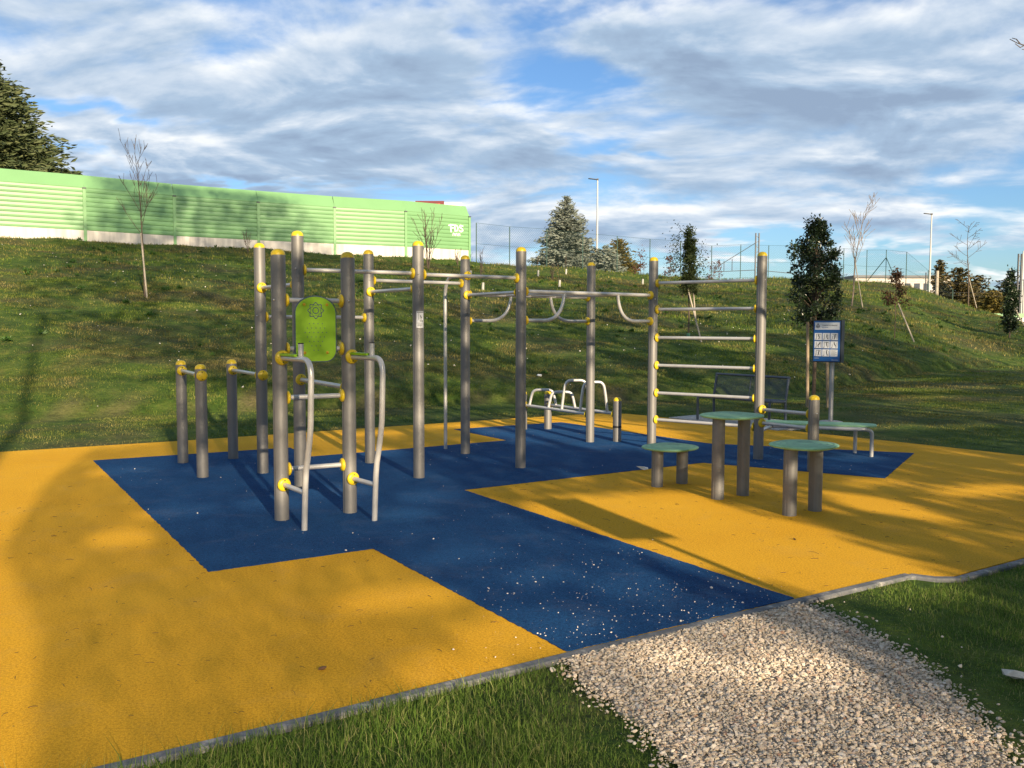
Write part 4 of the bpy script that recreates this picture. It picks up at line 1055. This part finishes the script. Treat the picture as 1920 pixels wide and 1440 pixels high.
def blades(name, X, Y, Z, h, w, rng, mat, lean=.45, kind='stuff'):
    n = len(X); az = rng.uniform(0, 2 * np.pi, n); ld = rng.uniform(0, 2 * np.pi, n); l = np.abs(rng.normal(0, lean, n)) * h
    B = np.stack([X, Y, Z], 1); wv = np.stack([np.cos(az), np.sin(az), np.zeros(n)], 1) * (w / 2)[:, None]
    L = np.stack([np.cos(ld) * l, np.sin(ld) * l, np.zeros(n)], 1); up = np.zeros((n, 3)); up[:, 2] = h
    m = B + up * .55 + L * .35; tip = B + up * (1 - .25 * np.clip(l / h, 0, 1))[:, None] + L
    V = np.stack([B - wv, B + wv, m - wv * .75, m + wv * .75, tip], 1).reshape(-1, 3)
    f = np.array([(0, 1, 3), (0, 3, 2), (2, 3, 4)]); F = (f[None] + 5 * np.arange(n)[:, None, None]).reshape(-1, 3)
    return tag(put(name, fast_mesh(name, V, F), M[mat]), kind=kind)
def grass():
    rng = np.random.default_rng(101)
    # near verge either side of the gravel
    n = 330000; X = rng.uniform(-2.4, 4.6, n); Y = rng.uniform(2.6, 7.0, n)
    side = ((Y - 4.36) - (X - .28) * .635)
    k = (side < -.085) & ~in_poly(X + rng.normal(0, .05, n), Y + rng.normal(0, .05, n), PATH) & ~in_poly(X, Y, PAD)
    k &= ~((X > 2.6) & (((Y - 5.68) - (X - 2.78) * .6335) > -.085))
    k &= rng.random(n) < (.72 + .28 * np.sin(X * 5 + 2 * np.sin(Y * 4)) * np.sin(Y * 6))
    edge = np.clip(np.minimum(np.abs(X - .5), np.abs(X - 1.95)) / .35, .25, 1)
    edge = np.clip(edge, .45, 1); X, Y, edge = X[k], Y[k], edge[k]
    pt_ = .6 + .55 * np.sin(X * 3.1 + 1.3 * np.sin(Y * 2.2)) * np.sin(Y * 2.7 + .5)
    h = rng.uniform(.018, .07, len(X)) * np.where(rng.random(len(X)) < .12, 1.7, 1) * (.55 + .7 * np.clip(pt_, 0, 1.2)) * edge; h = np.where(X < .6, h * 1.3, h * .6)
    blades('verge_grass', X, Y, np.full(len(X), -.025), h, rng.uniform(.0018, .0042, len(X)), rng, 'grass', .75)
    # mown grass beyond the pad and up the slope, sampled thinner with distance
    parts = [(11, 22, 230000, .018, .05, .010), (22, 34, 130000, .025, .075, .018), (34, 62, 110000, .04, .12, .032), (62, 92, 50000, .08, .2, .05)]
    for D0, D1, n, h0, h1, w in parts:
        a = rng.uniform(-.66, .68, n); D = np.sqrt(rng.uniform(D0 ** 2, D1 ** 2, n)); X = a * D; Y = D
        cr = sint(a, CRD); te = sint(a, TOE); k = (D < cr + 1.5) & ~in_poly(X, Y, PAD)
        clump = np.sin(X * 1.7 + 2 * np.sin(Y * .8)) * np.sin(Y * 1.3 + np.sin(X * .6)) + .6 * np.sin(X * .43 + 1) * np.sin(Y * .37 + .3 * X)
        bare = .7 * np.exp(-((D - te - .3) / .4) ** 2) * (np.sin(X * 4.3 + 1.3) * np.sin(X * 1.7 + .4) > .25)
        k &= (rng.random(n) < np.clip(.62 + .38 * clump, .12, 1)) & (rng.random(n) > bare)
        X, Y, D, cl = X[k], Y[k], D[k], clump[k]; te = te[k]
        h = rng.uniform(h0, h1, len(X)) * np.where(D > te, 1.25, .9) * (1 + .3 * np.clip(cl, -1, 1))
        blades('slope_grass', X, Y, hz(X, Y) - .01, h, rng.uniform(.5, 1.3, len(X)) * w, rng, 'hill_grass', .7)
def weeds():
    rng = np.random.default_rng(303); n = 520
    a = rng.uniform(-.62, .62, n); D = np.sqrt(rng.uniform(15 ** 2, 62 ** 2, n)); X = a * D; k = (D > sint(a, TOE) + .3) & (D < sint(a, CRD)) & (np.sin(X * .5) * np.sin(D * .4 + X * .2) > -.3)
    X, D = X[k], D[k]; n = len(X); sz = rng.uniform(.05, .13, n) * (1 + D / 80); m = 16
    B = np.stack([X, D, hz(X, D) + sz * .15], 1); d = rng.normal(0, 1, (n, m, 3)); d[..., 2] = np.abs(d[..., 2]) * .7 + .15; d = unit(d)
    C = B[:, None] + d * sz[:, None, None] * .6; V, F = leaf_cloud(C.reshape(-1, 3), d.reshape(-1, 3), np.repeat(sz, m), np.repeat(sz, m) * .4, .25, rng)
    tag(put('weeds', fast_mesh('weeds', V, F), M['weed']), kind='stuff')
    n = 260; a = rng.uniform(-.6, .4, n); D = np.sqrt(rng.uniform(15 ** 2, 45 ** 2, n)); X = a * D; k = D > sint(a, TOE); X, D = X[k], D[k]
    tag(stones('pale_pebbles', X, D, hz(X, D) + .02, rng.uniform(.01, .032, len(X)), rng, .6, 'chips'), kind='stuff')
grass(); weeds()

# ------------------------------------------------------------------ light
SUN_EL = rad(18); SD = Vector((.402, -.916, 0)).normalized()
sd = Vector((SD.x * math.cos(SUN_EL), SD.y * math.cos(SUN_EL), math.sin(SUN_EL)))
sl = bpy.data.lights.new('sun', 'SUN'); sl.energy = 5.0; sl.angle = rad(.55); sl.color = (1, .80, .55)
so = bpy.data.objects.new('sun', sl); COL.objects.link(so); so.rotation_euler = (-sd).to_track_quat('-Z', 'Y').to_euler()

# ------------------------------------------------------------------ the grove behind the camera that shades the place
def grove():
    rng = np.random.default_rng(2024); T18 = math.tan(SUN_EL); S0 = -8.0
    # openings in the foliage: (across the sun, height, half width, half height)
    GAPS = [(-.06, 5.0, .26, .10), (1.42, 3.86, .30, .09), (2.0, 3.98, .45, .10), (1.05, 3.72, .25, .06), (1.9, 5.42, .4, .10), (2.64, 5.2, .3, .08), (.39, 5.28, .35, .08), (-.04, 6.1, .35, .1),
            (4.25, 4.45, .98, .52), (4.5, 4.05, .6, .25), (3.75, 4.85, .5, .2), (4.6, 4.9, .6, .14), (6.35, 4.55, .30, .24), (5.3, 4.95, .5, .06), (7.9, 4.6, .6, .10), (7.2, 4.85, .5, .06), (6.45, 6.6, 1.55, .78), (5.8, 6.7, .9, .32), (3.0, 6.2, .3, .1), (2.0, 6.3, .25, .12), (5.1, 7.0, .8, .12), (8.4, 5.3, .6, .07), (8.2, 4.3, .5, .07),
            (11.5, 6.1, .9, .12), (12.6, 5.95, .8, .08), (2.46, 3.78, .22, .06), (2.86, 3.67, .35, .07), (2.5, 4.3, .3, .05), (3.4, 6.85, .8, .10), (-.2, 7.1, .9, .3), (.2, 8.5, 1.2, .8), (1.6, 8.35, 1.0, .5), (.4, 10.0, .7, .45), (.6, 7.4, .9, .2), (2.6, 8.0, .8, .15), (3.5, 10.9, .7, .3), (-.6, 14.5, .8, .5), (2.4, 18, 1.2, .5), (5.5, 22, 1.4, .5), (-1.7, 9.0, 1.1, 2.2),
            (10.4, 11.4, 1.0, .35), (11.2, 10.7, .9, .25), (15.3, 19.2, 1.5, .8), (14.5, 17.0, 1.2, .6), (25.4, 15.8, 1.6, .7), (18.4, 11.1, 1.6, .5), (19.7, 8.1, 2.2, .25), (24.5, 8.0, 2.5, .16), (22, 9.1, 1.5, .15), (17, 7.4, 1.4, .14), (28.5, 29.0, 12, 1.2), (16, 26.5, 3, .9),
            (30.1, 19.6, 1.6, .6), (33, 10.2, 3, .3), (44, 27, 7, 2.5), (2.2, 14.8, .9, .4), (6.5, 12.5, 1.1, .4), (9, 16.5, 1.2, .5), (12.5, 13.8, 1.2, .45), (12, 21, 1.6, .6), (20, 18, 2.4, .8), (23, 13.2, 1.8, .6), (27, 17.5, 2.0, .7), (21, 15, 1.6, .5), (17.5, 13, 1.5, .4), (22, 22, 2.5, 1.0), (1.5, 4.25, .4, .07), (2.9, 4.15, .3, .08), (2.2, 4.5, .35, .06), (1.2, 5.3, .3, .07), (2.2, 5.0, .3, .06)]
    def keep(w, z, noisy=True):
        n = .5 * np.sin(w * 2.3 + 1.7 * np.sin(z * 1.9)) * np.sin(z * 3.1 + 1.3 * np.sin(w * 1.1)) + .5 * np.sin(w * 5.1 + z * 2.2) * np.sin(z * 6.3 - w * 1.7)
        lo = np.interp(z, [3, 4.3, 5, 6, 7.5, 9, 10.5, 12, 14, 22, 28, 30], [-.25, -.45, -.85, -.75, -.1, .1, -.4, -1.6, -2.5, -3.3, -2.6, -1.0])
        hi = np.interp(z, [3, 8, 12, 20, 26.5, 28, 30, 31.5], [22, 44, 50, 52, 17.5, 14, 12.2, 11])
        p = np.clip(np.where(z < 7.3, np.interp(w, [2.9, 3.5, 9, 11], [-.6, 1.2, 1.2, 1.0]), 1.0) + np.where(z < 7.3, .5, .9) * n, 0, 1) if noisy else np.ones(len(w))
        p = p * np.where(z < 7.4, w > lo, np.clip((w - lo) / 2.6 + .35, 0, 1) * (w > lo - 1)) * np.where(z > 20, np.clip((hi - w) / 3, 0, 1), w < hi)
        p = p * np.where((w > 33) & (w < 53), np.clip((np.abs(z - (11 + .74 * (w - 34))) / 1.7 - .75) / .5, 0, 1), 1.0)
        for gw, gz, rw, rz in GAPS:
            d = ((w - gw) / rw) ** 2 + ((z - gz) / rz) ** 2
            p = p * np.clip((d - .75) / .6, 0.0, 1)
        return p
    W = []; Z = []; LN = []; SP = []
    for (w0, w1, z0, z1, n, ln, sp) in ((-1, 14, 2.6, 7.4, 46000, .15, .07), (-2, 30, 7.2, 13, 34000, .2, .12), (14, 50, 2.6, 13, 45000, .2, .12), (-4.5, 52, 13, 31.5, 40000, .36, .22), (-2, 13, 24.5, 31.5, 4200, .3, .2)):
        w = rng.uniform(w0, w1, n); z = rng.uniform(z0, z1, n); k = rng.random(n) < keep(w, z)
        W.append(w[k]); Z.append(z[k]); LN.append(np.full(k.sum(), ln)); SP.append(np.full(k.sum(), sp))
    w = rng.uniform(-1, 3.5, 150000); z = rng.uniform(2.6, 7.4, 150000); k = rng.random(150000) < keep(w, z, False) * np.interp(w, [-1, 2.9, 3.5], [.34, .38, .2]) * 2
    W.append(w[k]); Z.append(z[k]); LN.append(np.full(k.sum(), .030)); SP.append(np.full(k.sum(), .03))
    W.append(rng.uniform(.5, 2.3, 2600)); Z.append(rng.uniform(6.1, 7.7, 2600)); LN.append(np.full(2600, .09)); SP.append(np.full(2600, .05))
    W, Z, LN, SP = map(np.concatenate, (W, Z, LN, SP)); W = W + rng.normal(0, .3, len(W)) * SP; n = len(W)
    ds = rng.normal(0, .9, n); Sx = S0 + ds; Zz = Z - ds * T18      # foliage depth runs along the light
    X = -.402 * Sx + .916 * W; Y = .916 * Sx + .402 * W
    C = np.stack([X, Y, Zz], 1); D = rng.normal(0, 1, (n, 3)); LN = LN * rng.uniform(.7, 1.3, n)
    TW = np.array([5.5, 9.4, 14.5, 20.5, 27, 34, 41, 48]); TH = [31, 30.5, 27, 27, 26, 26, 25, 24]
    own = np.abs(W[:, None] - TW[None]).argmin(1)
    for i, (tw, th) in enumerate(zip(TW, TH)):
        base = Vector((-.402 * S0 + .916 * tw, .916 * S0 + .402 * tw, -.05))
        t = empty('tall_tree', base, 'tall leafy tree of the row outside the view that shades the pad', 'tree', 'row of tall trees outside the view')
        mb = MB(); mb.tube([(0, 0, 0), (0, 0, th * .5), (0, 0, th * .95)], [.13, .10, .03], 8); mb.build('trunk', M['bark'], t)
        k = own == i; V, F = leaf_cloud(C[k] - np.array(base), D[k], LN[k], LN[k] * .62, .1, rng); put('crown', fast_mesh('crown', V, F), M['grove'], t)
    for tw, tt, th, r in ((-.95, -2.05, 13.5, .09),):
        base = Vector((-.402 * S0 + .916 * tw, .916 * S0 + .402 * tw, -.05)); t = empty('tall_tree', base, 'slim bare trunk at the end of the row of trees outside the view', 'tree', 'row of tall trees outside the view')
        mb = MB(); mb.tube([(0, 0, 0), tuple(Vector((.916, .402, 0)) * ((tt - tw) * .5) + Vector((0, 0, th * .5))), tuple(Vector((.916, .402, 0)) * (tt - tw) + Vector((0, 0, th)))], [r, r, r * .6], 8); mb.build('trunk', M['bark'], t)
grove()

def world():
    w = bpy.data.worlds.new('World'); S.world = w; w.use_nodes = True; nt = w.node_tree; N, L = nt.nodes.new, nt.links.new
    bg = nt.nodes['Background']; out = nt.nodes['World Output']
    sky = N('ShaderNodeTexSky'); sky.sky_type = 'NISHITA'; sky.sun_disc = False; sky.sun_elevation = SUN_EL; sky.sun_rotation = math.atan2(SD.x, SD.y); sky.air_density = 1.0; sky.dust_density = .6; sky.ozone_density = 2.0
    def mth(op, a, b=None, c=None):
        m = N('ShaderNodeMath'); m.operation = op
        for i, v in enumerate((a, b, c)):
            if v is None: continue
            if hasattr(v, 'is_output'): L(v, m.inputs[i])
            else: m.inputs[i].default_value = v
        return m.outputs[0]
    tc = N('ShaderNodeTexCoord'); sp = N('ShaderNodeSeparateXYZ'); L(tc.outputs['Generated'], sp.inputs[0])
    x, y, z = sp.outputs; zp = mth('MAXIMUM', z, 0.0); den = mth('ADD', zp, .17)
    az = mth('ARCTAN2', x, y)
    def layer(k, scale, sx, sy, detail, rough, dist, off, rot=0.0):
        c = N('ShaderNodeCombineXYZ'); L(mth('DIVIDE', mth('MULTIPLY', x, k), den), c.inputs[0]); L(mth('DIVIDE', mth('MULTIPLY', y, k), den), c.inputs[1])
        mp = N('ShaderNodeMapping'); mp.inputs['Scale'].default_value = (sx, sy, 1); mp.inputs['Location'].default_value = (*off, 0); mp.inputs['Rotation'].default_value = (0, 0, rot); L(c.outputs[0], mp.inputs['Vector'])
        n = N('ShaderNodeTexNoise'); n.inputs['Scale'].default_value = scale; n.inputs['Detail'].default_value = detail; n.inputs['Roughness'].default_value = rough; n.inputs['Distortion'].default_value = dist
        L(mp.outputs['Vector'], n.inputs['Vector']); return n.outputs['Fac']
    big = layer(1, .75, .65, 1.0, 7, .52, .25, (3.1, 1.7), .2); big2 = layer(.955, .75, .65, 1.0, 7, .52, .25, (3.1, 1.7), .2)
    fine = layer(1, 2.0, .95, 1.15, 9, .56, .3, (7.3, 2.2), .18); fine2 = layer(.965, 2.0, .95, 1.15, 9, .56, .3, (7.3, 2.2), .18)
    dens = mth('ADD', mth('MULTIPLY', big, .7), mth('SUBTRACT', mth('MULTIPLY', fine, .75), .225)); dens2 = mth('ADD', mth('MULTIPLY', big2, .7), mth('SUBTRACT', mth('MULTIPLY', fine2, .75), .225))
    # where the sky is more open / more covered (azimuth, elevation)
    wn = layer(1, 2.6, .8, 1.0, 4, .6, .4, (1.3, 9.2), .3); wn2 = layer(1, 2.2, .8, 1.0, 4, .6, .4, (5.3, 4.2), .1)
    azw = mth('ADD', az, mth('MULTIPLY', mth('SUBTRACT', wn, .5), .42)); zw = mth('ADD', z, mth('MULTIPLY', mth('SUBTRACT', wn2, .5), .16))
    bias = None
    for a0, e0, sa, se, k in ((.04, .262, .09, .04, -.19), (.08, .207, .08, .014, -.14), (.12, .345, .15, .022, -.2), (.50, .365, .08, .02, -.22), (-.33, .152, .16, .012, -.24), (-.42, .205, .08, .009, -.18),
                              (-.43, .325, .06, .012, -.18), (-.1, .32, .05, .012, -.12), (.35, .058, .28, .022, -.26), (-.2, .265, .16, .06, .07), (.36, .24, .2, .08, .19), (.25, .16, .2, .05, .10), (.2, .12, .5, .03, .06)):
        u = mth('DIVIDE', mth('SUBTRACT', azw, a0), sa); v = mth('DIVIDE', mth('SUBTRACT', zw, e0), se)
        g = mth('MULTIPLY', mth('EXPONENT', mth('MULTIPLY', mth('ADD', mth('MULTIPLY', u, u), mth('MULTIPLY', v, v)), -1.0)), k)
        bias = g if bias is None else mth('ADD', bias, g)
    d = mth('ADD', dens, bias)
    def sstep(v, a, b):
        m = N('ShaderNodeMapRange'); m.interpolation_type = 'SMOOTHSTEP'; L(v, m.inputs[0]); m.inputs[1].default_value = a; m.inputs[2].default_value = b; return m.outputs[0]
    cover = sstep(d, .33, .55)
    relief = mth('MULTIPLY', mth('SUBTRACT', dens, dens2), 3.4)
    thick = sstep(d, .44, .66)
    lum = mth('ADD', mth('SUBTRACT', .58, mth('MULTIPLY', thick, .34)), relief)
    cr = N('ShaderNodeValToRGB'); L(lum, cr.inputs['Fac']); e = cr.color_ramp.elements
    for q in range(2): e.new(.5)
    for el, (p, c) in zip(e, ((.02, (.19, .255, .355)), (.32, (.25, .335, .445)), (.58, (.40, .46, .535)), (.9, (.64, .65, .65)))): el.position = p; el.color = c + (1,)
    skyc = N('ShaderNodeMix'); skyc.data_type = 'RGBA'; skyc.blend_type = 'MULTIPLY'; skyc.inputs[0].default_value = 1; L(sky.outputs[0], skyc.inputs[6]); skyc.inputs[7].default_value = (SKY_K * .75, SKY_K * .98, SKY_K * 1.25, 1)
    mx = N('ShaderNodeMix'); mx.data_type = 'RGBA'; L(cover, mx.inputs[0]); L(skyc.outputs[2], mx.inputs[6])
    cm = N('ShaderNodeMix'); cm.data_type = 'RGBA'; cm.blend_type = 'MULTIPLY'; cm.inputs[0].default_value = 1; L(cr.outputs[0], cm.inputs[6]); 
    hi = N('ShaderNodeMapRange'); L(z, hi.inputs[0]); hi.inputs[1].default_value = .32; hi.inputs[2].default_value = .75; hi.inputs[3].default_value = CLOUD_K; hi.inputs[4].default_value = CLOUD_K * .68
    L(hi.outputs[0], cm.inputs[7]); L(cm.outputs[2], mx.inputs[7])
    L(mx.outputs[2], bg.inputs['Color']); bg.inputs['Strength'].default_value = .1
SKY_K, CLOUD_K = .60, 8.0
world()

# ------------------------------------------------------------------ camera and render settings
cd = bpy.data.cameras.new('camera'); co = bpy.data.objects.new('camera', cd); COL.objects.link(co); S.camera = co
cd.sensor_width = 36; cd.lens = F_PX / 1920 * 36; cd.clip_start = .05; cd.clip_end = 4000
pitch, roll = .06692, -.00245
fw = Vector((0, math.cos(pitch), -math.sin(pitch))); rt = Vector((1, 0, 0)); dn = fw.cross(rt)
r2 = rt * math.cos(roll) + dn * math.sin(roll); d2 = -rt * math.sin(roll) + dn * math.cos(roll)
m = Matrix((r2, -d2, -fw)).transposed().to_4x4(); m.translation = (0, 0, 1.65); co.matrix_world = m
S.view_settings.view_transform = 'Standard'; S.view_settings.look = 'None'; S.view_settings.exposure = 1.06; S.view_settings.gamma = 1
